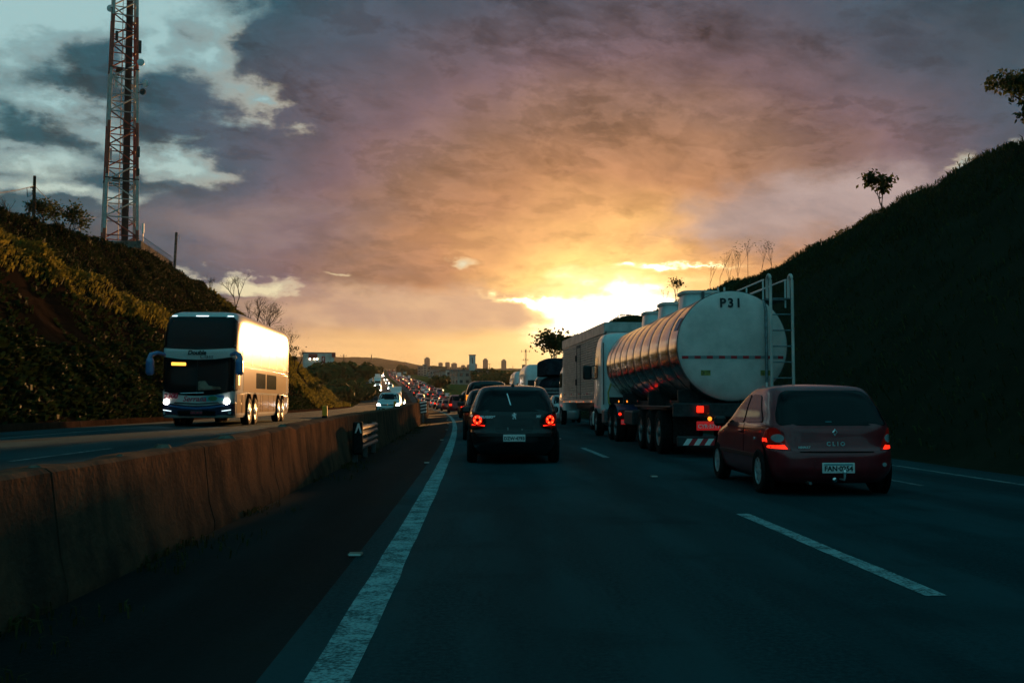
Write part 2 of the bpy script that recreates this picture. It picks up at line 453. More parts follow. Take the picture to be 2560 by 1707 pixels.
class MB:
    def __init__(s): s.v = []; s.f = []

    def add(s, vs, fs):
        b = len(s.v); s.v.extend([tuple(v) for v in vs]); s.f.extend([tuple(i + b for i in f) for f in fs]); return s

    def box(s, x0, x1, y0, y1, z0, z1, mtx=None):
        vs = [Vector((x, y, z)) for z in (z0, z1) for y in (y0, y1) for x in (x0, x1)]
        if mtx: vs = [mtx @ v for v in vs]
        return s.add(vs, [(0, 2, 3, 1), (4, 5, 7, 6), (0, 1, 5, 4), (2, 6, 7, 3), (0, 4, 6, 2), (1, 3, 7, 5)])

    def bbox(s, x0, x1, y0, y1, z0, z1, r=.02):
        """box with chamfered edges"""
        vs = []; idx = {}
        X, Y, Z = (x0, x1), (y0, y1), (z0, z1)
        def vid(i, j, k, ax):
            key = (i, j, k, ax)
            if key not in idx:
                p = [X[i], Y[j], Z[k]]
                for a, (t, e) in enumerate(((i, X), (j, Y), (k, Z))):
                    if a != ax: p[a] += r if t == 0 else -r
                idx[key] = len(vs); vs.append(p)
            return idx[key]
        fs = []
        for ax in range(3):
            o1, o2 = [a for a in range(3) if a != ax]
            for t in (0, 1):
                q = []
                for u, w in ((0, 0), (1, 0), (1, 1), (0, 1)):
                    ijk = [0, 0, 0]; ijk[ax] = t; ijk[o1] = u; ijk[o2] = w
                    q.append(vid(*ijk, ax))
                fs.append(q)
        for ax in range(3):                      # edges parallel to ax
            o1, o2 = [a for a in range(3) if a != ax]
            for u in (0, 1):
                for w in (0, 1):
                    a = [0, 0, 0]; b = [0, 0, 0]
                    a[o1] = b[o1] = u; a[o2] = b[o2] = w; b[ax] = 1
                    fs.append((vid(*a, o1), vid(*b, o1), vid(*b, o2), vid(*a, o2)))
        for i in (0, 1):
            for j in (0, 1):
                for k in (0, 1): fs.append((vid(i, j, k, 0), vid(i, j, k, 1), vid(i, j, k, 2)))
        return s.add(vs, fs)

    def tube(s, pts, r, n=6, cap=True):
        pts = [Vector(p) for p in pts]
        rs = r if isinstance(r, (list, tuple)) else [r] * len(pts)
        vs = []; fs = []
        ref = Vector((0.13, 0.31, .94))
        for i, p in enumerate(pts):
            d = (pts[min(i + 1, len(pts) - 1)] - pts[max(i - 1, 0)])
            d = d.normalized() if d.length > 1e-9 else Vector((0, 0, 1))
            a = d.cross(ref)
            if a.length < .05: a = d.cross(Vector((1, 0, 0)))
            a.normalize(); b = d.cross(a)
            for k in range(n):
                t = 2 * math.pi * k / n
                vs.append(p + (a * math.cos(t) + b * math.sin(t)) * rs[i])
        for i in range(len(pts) - 1):
            for k in range(n):
                k2 = (k + 1) % n
                fs.append((i * n + k, i * n + k2, (i + 1) * n + k2, (i + 1) * n + k))
        if cap and n > 2:
            fs.append(tuple(range(n - 1, -1, -1))); fs.append(tuple((len(pts) - 1) * n + k for k in range(n)))
        return s.add(vs, fs)

    def lathe(s, prof, n=24, axis='X', c=(0, 0, 0), cap=True):
        """prof: (radius, offset along the axis)"""
        vs = []; fs = []; c = Vector(c)
        for r, h in prof:
            for k in range(n):
                t = 2 * math.pi * k / n; a, b = r * math.cos(t), r * math.sin(t)
                vs.append(c + (Vector((h, a, b)) if axis == 'X' else Vector((a, h, b)) if axis == 'Y' else Vector((a, b, h))))
        for i in range(len(prof) - 1):
            for k in range(n):
                k2 = (k + 1) % n
                fs.append((i * n + k, i * n + k2, (i + 1) * n + k2, (i + 1) * n + k))
        if cap: fs.append(tuple(range(n))); fs.append(tuple((len(prof) - 1) * n + k for k in range(n)))
        return s.add(vs, fs)

    def grid(s, fn, nu, nv):
        vs = [fn(i / nu, j / nv) for j in range(nv + 1) for i in range(nu + 1)]
        fs = [(j * (nu + 1) + i, j * (nu + 1) + i + 1, (j + 1) * (nu + 1) + i + 1, (j + 1) * (nu + 1) + i) for j in range(nv) for i in range(nu)]
        return s.add(vs, fs)

    def mesh(s, name):
        me = bpy.data.meshes.new(name); me.from_pydata(s.v, [], s.f); me.update()
        return me

    def build(s, name, m, parent=None, smooth=False, fix=True, sharp=None):
        me = s.mesh(name)
        if fix:
            bm = bmesh.new(); bm.from_mesh(me)
            bmesh.ops.recalc_face_normals(bm, faces=bm.faces); bm.to_mesh(me); bm.free()
        return link(name, me, m, parent, smooth, sharp)


def link(name, me, m, parent=None, smooth=False, sharp=None):
    if not me.materials: me.materials.append(M[m] if isinstance(m, str) else m)
    if smooth:
        sharp = sharp or 48
        me.polygons.foreach_set('use_smooth', [True] * len(me.polygons))
        if sharp: me.set_sharp_from_angle(angle=R_(sharp))
    o = bpy.data.objects.new(name, me); COL.objects.link(o)
    if parent: o.parent = parent
    return o


def inst(src, parent=None, loc=None, rot=None, label=None):
    o = src.copy(); COL.objects.link(o); o.parent = parent
    if loc is not None: o.location = loc
    if rot is not None: o.rotation_euler = rot
    return o


def copy_tree(o, parent=None):
    c = o.copy(); COL.objects.link(c); c.parent = parent
    for ch in list(o.children): copy_tree(ch, c)
    return c


def lerp_tab(tab, x):
    if x <= tab[0][0]: return tab[0][1]
    for (a, va), (b, vb) in zip(tab, tab[1:]):
        if x <= b:
            t = (x - a) / (b - a); return va + (vb - va) * t
    return tab[-1][1]


def smooth_tab(tab, x):
    if x <= tab[0][0]: return tab[0][1]
    n = len(tab)
    for i in range(n - 1):
        a, va = tab[i]; b, vb = tab[i + 1]
        if x <= b:
            h = b - a; t = (x - a) / h
            def sl(k):
                if k == 0: return (tab[1][1] - tab[0][1]) / (tab[1][0] - tab[0][0])
                if k == n - 1: return (tab[-1][1] - tab[-2][1]) / (tab[-1][0] - tab[-2][0])
                d0 = (tab[k][1] - tab[k - 1][1]) / (tab[k][0] - tab[k - 1][0]); d1 = (tab[k + 1][1] - tab[k][1]) / (tab[k + 1][0] - tab[k][0])
                return 0 if d0 * d1 <= 0 else 2 * d0 * d1 / (d0 + d1)
            m0, m1 = sl(i) * h, sl(i + 1) * h
            return (2 * t**3 - 3 * t**2 + 1) * va + (t**3 - 2 * t**2 + t) * m0 + (-2 * t**3 + 3 * t**2) * vb + (t**3 - t**2) * m1
    return tab[-1][1]


def nz(x, y, z=0.0, s=1.0, o=3):
    return noise.fractal(Vector((x * s, y * s, z * s)), 1.0, 2.0, o)


# text meshes are made first, while the scene is still small
TEXT = {}


def make_text(key, body, size, bold=0.0, extrude=.002, shear=0.0, space=1.0):
    cu = bpy.data.curves.new('lettering', 'FONT'); cu.body = body; cu.size = size
    cu.align_x = 'CENTER'; cu.align_y = 'CENTER'; cu.offset = bold; cu.extrude = extrude; cu.shear = shear; cu.space_character = space
    cu.resolution_u = 3
    o = bpy.data.objects.new('lettering', cu); COL.objects.link(o)
    dg = bpy.context.evaluated_depsgraph_get()
    me = bpy.data.meshes.new_from_object(o.evaluated_get(dg)); me.name = 'lettering'; me.materials.clear()
    bpy.data.objects.remove(o); bpy.data.curves.remove(cu)
    TEXT[key] = me


for a in [('FAN', 'FAN\u00b70254', .086, .003), ('DZW', 'DZW\u00b74793', .084, .003), ('CYR', 'CYR\u00b75717', .112, .003), ('GEV', 'GEV\u00b75132', .10, .002),
          ('P31', 'P31', .27, .008, .003, 0, 1.25), ('PEUGEOT', 'PEUGEOT', .062, .004, .002, 0, 1.15), ('307', '307', .062, .003),
          ('CLIO', 'CLIO', .07, .003, .003, 0, 1.7), ('RENAULT', 'RENAULT', .035, .002), ('Double', 'Double', .21, .009, .003, .25), ('Class', 'Class', .22, -.002, .003, .2),
          ('2300', '2300', .24, .012, .003, .2), ('script', 'Serrana', .26, .004, .003, .35), ('BUSP', 'GKL\u00b78132', .10, .002), ('VWP', 'EZT\u00b73906', .09, .002),
          ('crosstext', 'CROSS', .05, .002)]:
    make_text(*a)


def text(key, m, parent, loc, rot):
    o = link('lettering', TEXT[key], m, parent) if not TEXT[key].materials else link('lettering', TEXT[key].copy(), m, parent)
    o.location = loc; o.rotation_euler = rot
    return o


REAR = (math.pi / 2, 0, 0)            # faces -Y: read from behind the vehicle
FRONT = (math.pi / 2, 0, math.pi)     # faces +Y

# ------------------------------------------------------------- the road's course
def cv(Y):
    """sideways offset of the road at distance Y (it bends to the left)"""
    if Y <= 0: return 0.0
    if Y <= 180: return -Y * Y / 3520.0
    return -9.205 - .1023 * (Y - 180)


def heading(Y):
    return math.atan(max(0, min(Y, 180)) / 1760.0)


ZR = [(-60, 0), (150, 0), (230, .7), (300, 4.1), (420, 8.6), (600, 14.6), (880, 24.5), (950, 30.5), (1010, 32.5), (1100, 31), (1300, 24)]


def zr(Y): return smooth_tab(ZR, Y)


LEFT_RISE = 0.33                       # the oncoming carriageway lies a little higher


def zl(Y): return zr(Y) + LEFT_RISE * (1 if Y < 200 else max(0, 1 - (Y - 200) / 100))


def road_pt(o, Y, dz=0.0, left=False):
    return Vector((cv(Y) + o, Y, (zl(Y) if left else zr(Y)) + dz))


def strip(name, o0, o1, y0, y1, m, dz=0.0, left=False, step=4.0, parent=None, kind='structure', wob=0.0):
    mb = MB(); Y = y0; ys = []
    while Y < y1 - 1e-6:
        ys.append(Y); Y += step * (1 if Y < 120 else 4)
    ys.append(y1)
    vs = []; fs = []
    for Y in ys:
        for o in (o0, o1):
            w = wob * nz(o * 3, Y, 0, .9, 2) if wob else 0
            vs.append(road_pt(o + w, Y, dz, left))
    for i in range(len(ys) - 1): fs.append((2 * i, 2 * i + 1, 2 * i + 3, 2 * i + 2))
    mb.add(vs, fs)
    o = mb.build(name, m, parent, fix=False)
    if kind and not parent: tag(o, kind=kind)
    return o


# ------------------------------------------------------------- terrain
HL = [(-40, 9.0), (20, 9.4), (46, 10.2), (70, 11.5), (88, 12.5), (102, 12.4), (112, 11.3), (127, 8.6), (150, 4.2), (172, .5), (180, 0)]
HR = [(-40, 10.5), (37, 10.6), (50, 10.1), (58, 9.3), (66, 9.2), (72, 9.6), (90, 10.0), (112, 9.6), (124, 8.8), (130, 5.0), (140, 1.2), (150, 0)]


def left_bank(o, Y):
    """height above the road of the cutting on the left"""
    u = -13.75 - o
    if u <= 0: return 0.0
    H = smooth_tab(HL, Y)
    if H <= 0: return 0.0
    ridge = max(.4, min(9.3, 8.1 - .085 * (Y - 43)))
    ridge = min(ridge, H * .8)
    ridge += .35 * nz(Y, 3.1, 0, .16, 2)
    sl = 1.28
    if u < ridge / sl:
        t = u / (ridge / sl)
        z = ridge * (t - .10 * math.sin(math.pi * t) + .05 * math.sin(2 * math.pi * t))
    else:
        u2 = u - ridge / sl; tw = 1.3
        z = ridge + .22 * min(u2, tw) - .1 * math.sin(min(1, u2 / tw) * math.pi)
        if u2 > tw: z += 1.22 * (u2 - tw)
        if z > H: z = H + .04 * min(8, (z - H))
    n = nz(Y * 1.0, o * 1.0, z, .33, 4) * .42 + nz(Y, o, z, 1.1, 2) * .12
    return max(0, z + n * min(1, u / 1.5))


def right_bank(o, Y):
    u = o - 9.2
    if u <= 0: return 0.0
    H = smooth_tab(HR, Y)
    if H <= 0: return 0.0
    z = 1.03 * u
    if z > H - .8:
        e = z - (H - .8); z = H - .8 + .8 * (1 - math.exp(-e / .8)) + .05 * min(10, e)
    if 108 < Y < 124: z += 1.0 * max(0, min(1, (o - 17.6) / .8)) * max(0, min(1, (Y - 108) / 4)) * max(0, min(1, (124 - Y) / 4))   # rise added behind the trucks to shade the near barrier
    n = nz(Y + 40, o, z, .35, 4) * .35 + nz(Y, o + 9, z, 1.3, 2) * .10
    return max(0, z + n * min(1, u / 1.5))


# embankments as dense sheets
def bank(name, fn, os_, ys, m, left):
    vs = []; fs = []; n = len(os_)
    for Y in ys:
        for o in os_: vs.append((cv(Y) + o, Y, (zl(Y) if left else zr(Y)) + fn(o, Y) - (.02 if not left else .02)))
    for j in range(len(ys) - 1):
        for i in range(n - 1): fs.append((j * n + i, j * n + i + 1, (j + 1) * n + i + 1, (j + 1) * n + i))
    me = bpy.data.meshes.new(name); me.from_pydata(vs, [], fs); me.update()
    return tag(link(name, me, m, None, True), kind='structure')


def frange(a, b, s):
    r = []
    while a < b: r.append(a); a += s
    r.append(b); return r


bank('embankment_left', left_bank, [-70, -60, -52, -46, -41, -37] + frange(-34, -13.6, .4), frange(-20, 20, 2) + frange(20.5, 112, .7) + frange(113, 184, 1.6), 'soil', True)
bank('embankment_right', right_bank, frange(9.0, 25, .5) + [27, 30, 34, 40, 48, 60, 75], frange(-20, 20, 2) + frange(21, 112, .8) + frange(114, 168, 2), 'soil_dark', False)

# the land beyond: one sheet out to the horizon
RIDGE = [(-4000, 110), (-1200, 125), (-560, 130), (-400, 128), (-300, 121), (-180, 104), (-60, 98), (100, 94), (400, 92), (900, 90), (4000, 80)]


def land(X, Y):
    o = X - cv(Y)
    z = zr(min(Y, 1000))
    if Y > 1000:
        t = min(1, (Y - 1000) / 2200)
        rg = smooth_tab(RIDGE, X / max(Y, 1) * 3200)
        z = 32.5 * (1 - t) + rg * (t * t * (3 - 2 * t)) - 16 * math.sin(math.pi * t) * (1 - t)
        z += nz(X, Y, 0, .004, 4) * 7 * t + nz(X, Y, 3, .03, 2) * 4 * t
        if Y > 3300: z -= (Y - 3300) * .03
    if abs(o) < 14.5 and Y < 1010: z -= .35
    elif Y < 1000:
        side = max(0, abs(o) - 14.5)
        z += nz(X, Y, 0, .02, 3) * min(2.5, side * .05)
        if o > 0: z += -min(2.0, side * .03) if Y > 200 else 0
    return z


def build_land():
    ys = frange(-60, 200, 8) + frange(212, 1000, 12) + frange(1030, 3400, 40) + [3600, 3840]
    osb = [-2200, -1700, -1300] + frange(-1000, -150, 40) + frange(-140, -15, 8) + [-14.5, -14.3, 0, 14.3, 14.5] + frange(16, 150, 7) + frange(160, 1000, 40) + [1300, 1700, 2200]
    vs = []; fs = []; n = len(osb)
    for Y in ys:
        sc = 1 if Y < 1000 else 1 + (Y - 1000) / 2500
        for o in osb:
            X = max(-2540, min(2540, cv(min(Y, 1400)) + o * sc))
            vs.append((X, Y, land(X, Y) - (.5 if Y < 180 else 0)))
    for j in range(len(ys) - 1):
        for i in range(n - 1): fs.append((j * n + i, j * n + i + 1, (j + 1) * n + i + 1, (j + 1) * n + i))
    me = bpy.data.meshes.new('ground'); me.from_pydata(vs, [], fs); me.update()
    tag(link('ground', me, 'field', None, True), kind='structure')


build_land()

# carriageways
strip('road', -.95, 8.7, -30, 300, 'asphalt')
strip('road_shoulder', -3.0, -.952, -30, 300, 'asphalt_shoulder', dz=-.002)
strip('verge', 8.7, 9.6, -30, 170, 'soil_dark', dz=-.004, wob=.15)
strip('oncoming_road', -13.35, -2.75, -30, 300, 'asphalt', left=True)
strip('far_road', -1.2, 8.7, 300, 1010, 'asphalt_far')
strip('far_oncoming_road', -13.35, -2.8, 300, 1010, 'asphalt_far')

# painted lines, each a marking of its own
def marking(name, o0, o1, y0, y1, label, m='road_paint', left=False, group=None, step=2.0, wob=.012):
    o = strip(name, o0, o1, y0, y1, m, .004, left, step, kind=None, wob=wob)
    return tag(o, kind='structure')


marking('edge_line', -.75, -.55, -20, 175, '', step=.5)
marking('edge_line', 7.72, 7.84, -20, 130, '', 'road_paint_thin')
for k, y0 in enumerate((6.25, 21.9, 38, 54, 70, 86)):
    marking('lane_dash', 2.71, 2.85, y0, y0 + 4.6, '', step=.5)
for y0 in (-1.5, 14.4, 30.4, 46.4):
    marking('lane_dash', 6.22, 6.32, y0, y0 + 1.2, '', 'road_paint_thin', step=.6)
marking('edge_line', -11.3, -11.17, -20, 170, '', 'road_paint_thin', left=True)
for k in range(9):
    y0 = 15.0 + 12 * k
    marking('lane_dash', -6.78, -6.67, y0, y0 + 4.1, '', 'road_paint_thin', left=True)

ORD = ['first', 'second', 'third', 'fourth', 'fifth', 'sixth', 'seventh', 'eighth', 'ninth', 'tenth', 'eleventh', 'twelfth', 'thirteenth', 'fourteenth',
       'fifteenth', 'sixteenth', 'seventeenth', 'eighteenth', 'nineteenth', 'twentieth', '21st', '22nd', '23rd', '24th', '25th', '26th', '27th', '28th', '29th', '30th',
       '31st', '32nd', '33rd', '34th', '35th', '36th', '37th', '38th', '39th', '40th']

# reflective road studs
def stud(o, Y, lab):
    r = empty('road_stud', road_pt(o, Y, .0), heading(Y), lab, 'road stud', 'reflective studs along the lines')
    MB().bbox(-.055, .055, -.05, .05, .004, .024, .008).build('stud_base', 'concrete_top', r)
    MB().box(-.045, .045, -.054, -.049, .008, .021).build('reflector', 'stud_white', r)


for k, Y in enumerate((8.0, 20.0, 32.0, 44.0, 56, 68)):
    stud(-.96 - .01 * k, Y, 'white road stud left of the near edge line, %s from the camera' % ORD[k])
stud(2.78, 16.2, 'white road stud between two lane dashes in front of the maroon car')
stud(2.78, 33.0, 'white road stud between lane dashes left of the tanker truck')

# kerb of the oncoming carriageway: cast stones
kerb = empty('kerb', road_pt(-13.5, 0, 0, True), 0); tag(kerb, kind='structure')
for k in range(60):
    Y0 = 8 + k * 2.5; mb = MB(); h = .20 + .02 * random.random()
    for Y, e in ((Y0 + .02, 0), (Y0 + 2.48, 1)):
        pass
    a, b = road_pt(-13.72, Y0 + .02, 0, True), road_pt(-13.36, Y0 + .02, 0, True)
    c, d = road_pt(-13.36, Y0 + 2.48, 0, True), road_pt(-13.72, Y0 + 2.48, 0, True)
    up = Vector((0, 0, h)); dn = Vector((0, 0, -.1)); inx = Vector((-.05, 0, 0))
    vs = [p + dn for p in (a, b, c, d)] + [a + up, b + up + inx, c + up + inx, d + up]
    vs = [v - kerb.location for v in vs]
    mb.add(vs, [(0, 1, 5, 4), (1, 2, 6, 5), (2, 3, 7, 6), (3, 0, 4, 7), (4, 5, 6, 7), (0, 3, 2, 1)])
    mb.build('kerb_stone', 'kerb_concrete', kerb)

# ------------------------------------------------------------- median barrier
BTOP = [(-6, .78), (10, .79), (17.5, .90), (21.4, .93), (24, .95), (34, .97), (40, 1.05), (52, 1.15), (80, 1.2), (200, 1.25)]
bar = empty('median_barrier', road_pt(-2.6, 0), 0, 'stained concrete median barrier between the carriageways, lit orange in one stretch', 'barrier')


def barrier_panel(Y0, Y1, parent):
    n = max(2, int((Y1 - Y0) / .35)); vs = []; fs = []
    prof = lambda h: [(-2.44, -.05), (-2.44, .08), (-2.49, .26), (-2.55, h - .025), (-2.585, h), (-2.80, h), (-2.83, h - .03), (-2.87, .3), (-2.90, LEFT_RISE - .08)]
    for j in range(n + 1):
        Y = Y0 + .014 + (Y1 - Y0 - .028) * j / n; h = lerp_tab(BTOP, Y)
        for (o, z) in prof(h):
            chip = 0.0
            if z > h - .05: chip = min(0, nz(Y * 1.0, o * 3, 5, 2.3, 3) * .045)
            w = nz(Y, z * 3, 2, 1.3, 3) * .010
            vs.append(road_pt(o + w, Y, z + chip) - bar.location)
    m = len(prof(1))
    for j in range(n):
        for i in range(m - 1): fs.append((j * m + i, j * m + i + 1, (j + 1) * m + i + 1, (j + 1) * m + i))
    fs.append(tuple(range(m))); fs.append(tuple(n * m + i for i in range(m)))
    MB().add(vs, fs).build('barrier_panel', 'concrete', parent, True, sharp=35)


Y = -4.0
for Ln in [3.4, 3.4, 3.4, 3.4, 3.1, 2.5, 2.5, 2.6] + [3.0] * 42:
    barrier_panel(Y, Y + Ln, bar); Y += Ln
# drain notch and pale vertical streak panels are left to the stains; loose rubble lies on the top
for k, (Yr, o, s) in enumerate(((6.3, -2.70, .035), (9.0, -2.74, .06), (10.9, -2.66, .07), (11.2, -2.72, .04), (14.2, -2.7, .05), (7.6, -2.63, .03))):
    b = MB(); p = road_pt(o, Yr, lerp_tab(BTOP, Yr) - .012); ring = []
    vs = [(s * 1.5 * math.cos(t) * random.uniform(.7, 1.2), s * 1.5 * math.sin(t) * random.uniform(.7, 1.2), 0) for t in [i * math.pi / 4 for i in range(8)]]
    vs += [(x * .6, y * .6, s * random.uniform(.5, .9)) for x, y, z in vs[:8]]
    b.add(vs, [(i, (i + 1) % 8, 8 + (i + 1) % 8, 8 + i) for i in range(8)] + [tuple(range(8, 16)), tuple(range(7, -1, -1))])
    q = b.build('rubble', 'debris'); q.location = p
    tag(q, '%s lump of rubble along the top of the concrete median barrier' % ORD[[0, 2, 3, 4, 5, 1][k]], 'rubble', 'rubble lying on the barrier')

# steel guard rail piece bolted in front of the barrier joint
gr = empty('guard_rail', road_pt(-2.32, 20.2), heading(19), 'short steel guard rail piece bolted before the barrier joint', 'guard rail')
for z0, nm in ((.60, 'upper_beam'), (.33, 'lower_beam')):
    pr = [(0, -.13), (.05, -.10), (.05, -.05), (-.01, 0), (.05, .05), (.05, .10), (0, .13)]
    vs = []; fs = []
    for j in range(9):
        yy = j * 4.1 / 8
        for (x, z) in pr: vs.append((x - .01 * j * .4, yy, z0 + z * .8))
        for (x, z) in reversed(pr): vs.append((x - .012 - .01 * j * .4, yy, z0 + z * .8))
    m = 2 * len(pr)
    for j in range(8):
        for i in range(m): fs.append((j * m + i, j * m + (i + 1) % m, (j + 1) * m + (i + 1) % m, (j + 1) * m + i))
    fs.append(tuple(range(m))); fs.append(tuple(8 * m + i for i in range(m)))
    MB().add(vs, fs).build(nm, 'galvanised', gr)
for yy in (.12, 2.0, 3.9):
    MB().bbox(-.12, -.02, yy - .05, yy + .05, 0, .72, .01).build('post', 'galvanised', gr)
e = MB(); e.lathe([(.14, -.02), (.15, 0), (.14, .02)], 16, 'Z', (0.02, 0, 0)); 
MB().bbox(-.10, .09, -.09, .05, .16, .80, .03).build('end_block', 'rubber', gr)
MB().add([(-.06, -.095, .58), (.0, -.095, .77), (.03, -.095, .77), (.08, -.095, .58), (.05, -.095, .58), (.015, -.095, .69), (-.03, -.095, .58)], [(0, 1, 6), (1, 5, 6), (1, 2, 5), (2, 3, 4), (2, 4, 5)]).build('chevron', 'letter_pale', gr)


def delineator(o, Y, lab):
    z = lerp_tab(BTOP, Y) - .02
    r = empty('delineator', road_pt(o, Y, z), heading(Y), lab, 'delineator', 'yellow delineators on the barrier')
    MB().bbox(-.045, .045, -.02, .02, .045, .23, .008).build('reflector_panel', 'delineator_yellow', r)
    MB().bbox(-.05, .05, -.025, .025, -.01, .05, .006).build('base', 'rubber', r)


delineator(-2.72, 18.4, 'yellow delineator on the barrier top, nearest to the camera')
delineator(-2.74, 36.5, 'yellow delineator on the barrier top beside the white oncoming truck')
delineator(-2.72, 60.0, 'small yellow delineator far along the barrier, third from the camera')
# striped hazard board at the bend
hb = empty('hazard_board', road_pt(-2.38, 57, 0), heading(57), 'black and white striped hazard board on the barrier at the bend', 'sign')
MB().box(-.2, .2, -.02, .02, .55, 1.25).build('panel', 'letter_black', hb)
for k in range(4):
    MB().add([(-.2, -.025, .56 + k * .18), (.2, -.025, .64 + k * .18), (.2, -.025, .72 + k * .18), (-.2, -.025, .64 + k * .18)], [(0, 1, 2, 3)]).build('stripe', 'letter_pale', hb)
MB().box(-.03, .03, 0.02, .06, 0, .6).build('post', 'galvanised', hb)

# ------------------------------------------------------------- vehicle shells
class Loft:
    """a shell stacked from rounded plan outlines; +Y is forward"""

    def __init__(s, levels, cap=.01):
        s.lv = levels; s.cap = cap
        s.tabs = [[(l[0], l[k]) for l in levels] for k in range(1, 5)]

    def at(s, z): return [smooth_tab(t, z) for t in s.tabs]

    def rear(s, x, z):
        w, yr, yf, n = s.at(z); yc = (yr + yf) / 2
        return yc - (yc - yr) * max(0, 1 - min(.9999, abs(x / w)) ** n) ** (1 / n)

    def front(s, x, z):
        w, yr, yf, n = s.at(z); yc = (yr + yf) / 2
        return yc + (yf - yc) * max(0, 1 - min(.9999, abs(x / w)) ** n) ** (1 / n)

    def side(s, y, z):
        w, yr, yf, n = s.at(z); yc = (yr + yf) / 2; hl = (yf - yr) / 2
        return w * max(0, 1 - min(.9999, abs((y - yc) / hl)) ** n) ** (1 / n)

    def mb(s, N=72, dz=.03):
        zs = frange(s.lv[0][0], s.lv[-1][0], dz); vs = []; fs = []
        def ringpts(z, k=1.0, zz=None):
            w, yr, yf, n = s.at(z); yc = (yr + yf) / 2; hl = (yf - yr) / 2
            for i in range(N):
                t = 2 * math.pi * (i + .5) / N; c, sn = math.cos(t), math.sin(t)
                vs.append((math.copysign(abs(c) ** (2 / n), c) * w * k, yc + math.copysign(abs(sn) ** (2 / n), sn) * hl * k, z if zz is None else zz))
        for z in zs: ringpts(z)
        top = zs[-1]
        for k, f in ((.8, .6), (.5, .9), (.2, 1.0)): ringpts(top, k, top + s.cap * f)
        n_r = len(zs) + 3
        for j in range(n_r - 1):
            for i in range(N):
                i2 = (i + 1) % N; fs.append((j * N + i, j * N + i2, (j + 1) * N + i2, (j + 1) * N + i))
        fs.append(tuple((n_r - 1) * N + i for i in range(N))); fs.append(tuple(range(N - 1, -1, -1)))
        return MB().add(vs, fs)

    def patch(s, where, poly, eps=.006, rings=6, flip=1):
        """a skin laid on the shell: poly in (x,z) for rear/front, (y,z) for left/right"""
        cx = sum(p[0] for p in poly) / len(poly); cz = sum(p[1] for p in poly) / len(poly)
        def pr(a, z, e):
            if where == 'rear': return (a, s.rear(a, z) - e, z)
            if where == 'front': return (a, s.front(a, z) + e, z)
            sg = 1 if where == 'right' else -1
            return (sg * (s.side(a, z) + e), a, z)
        n = len(poly); vs = []; fs = []
        for k in range(1, rings + 1):
            f = 1 - (1 - k / rings) ** 2
            for (a, z) in poly: vs.append(pr(cx + (a - cx) * f, cz + (z - cz) * f, eps))
        for (a, z) in poly: vs.append(pr(a, z, -.012))
        vs.append(pr(cx, cz, eps)); c = len(vs) - 1
        for i in range(n): fs.append((c, i, (i + 1) % n))
        for k in range(rings):
            for i in range(n): fs.append((k * n + i, k * n + (i + 1) % n, (k + 1) * n + (i + 1) % n, (k + 1) * n + i))
        return MB().add(vs, fs)


def rounded(pts, r=.05, seg=5, sub=6):
    """round the corners of a polygon and subdivide its edges"""
    out = []; n = len(pts)
    for i in range(n):
        p0, p1, p2 = Vector(pts[i - 1]), Vector(pts[i]), Vector(pts[(i + 1) % n])
        d0, d1 = (p0 - p1), (p2 - p1); rr = min(r, d0.length * .45, d1.length * .45)
        a, b = p1 + d0.normalized() * rr, p1 + d1.normalized() * rr
        for k in range(seg + 1):
            t = k / seg; q = a * (1 - t) ** 2 + p1 * 2 * t * (1 - t) + b * t * t
            out.append((q.x, q.y))
        p3 = Vector(pts[(i + 2) % n]); d = (p1 - p2)
        rr2 = min(r, d.length * .45, (p3 - p2).length * .45); c = p2 + d.normalized() * rr2
        for k in range(1, sub): q = b + (c - b) * k / sub; out.append((q.x, q.y))
    return out


def disc_poly(cx, cz, rx, rz=None, n=24):
    rz = rz or rx
    return [(cx + rx * math.cos(2 * math.pi * k / n), cz + rz * math.sin(2 * math.pi * k / n)) for k in range(n)]


def wheel(parent, x, y, r, w, sgn, rim='alloy', spokes=7, name='wheel'):
    """sgn: +1 outer face toward +X"""
    t = MB(); h = w / 2
    t.lathe([(r * .62, -h * .9), (r * .9, -h), (r * .985, -h * .8), (r, -h * .4), (r, h * .4), (r * .985, h * .8), (r * .9, h), (r * .62, h * .9)], 30, 'X', cap=False)
    o = t.build(name, 'rubber', parent, True, sharp=40); o.location = (x, y, r)
    rm = MB(); f = sgn * h * .8
    rm.lathe([(r * .66, f), (r * .66, f * 1.08), (r * .58, f * 1.06), (r * .56, f * .7)], 30, 'X', cap=False)
    MB().lathe([(r * .63, -f * .2), (r * .63, f * .2), (r * .02, f * .25)], 24, 'X').build('brake_disc', 'under_black', o)
    for k in range(spokes):
        a = 2 * math.pi * k / spokes
        ca, sa = math.cos(a), math.sin(a); wd = r * .07
        q = [(-wd * 1.4, r * .1), (wd * 1.4, r * .1), (wd, r * .6), (-wd, r * .6)]
        vs = [(f * e, u * ca - v * sa, u * sa + v * ca) for e in (.70, 1.0) for (u, v) in q]
        rm.add(vs, [(0, 1, 2, 3), (4, 5, 6, 7), (0, 1, 5, 4), (1, 2, 6, 5), (2, 3, 7, 6), (3, 0, 4, 7)])
    rm.lathe([(r * .14, f * .7), (r * .14, f * 1.05), (r * .08, f * 1.12)], 14, 'X')
    rm.build('rim', rim, o, True, sharp=35)
    return o


def arch(parent, x, y, r, sgn):
    """black disc laid on the body, standing in for a shaded wheel well"""
    m = MB(); m.lathe([(r * 1.08, -.05 * sgn), (r * 1.08, sgn * .004), (r * .5, sgn * .003)], 30, 'X')
    o = m.build('wheel_arch_shade', 'under_black', parent); o.location = (x, y, r * .95)  # no opening is cut; its shade is the black of the disc


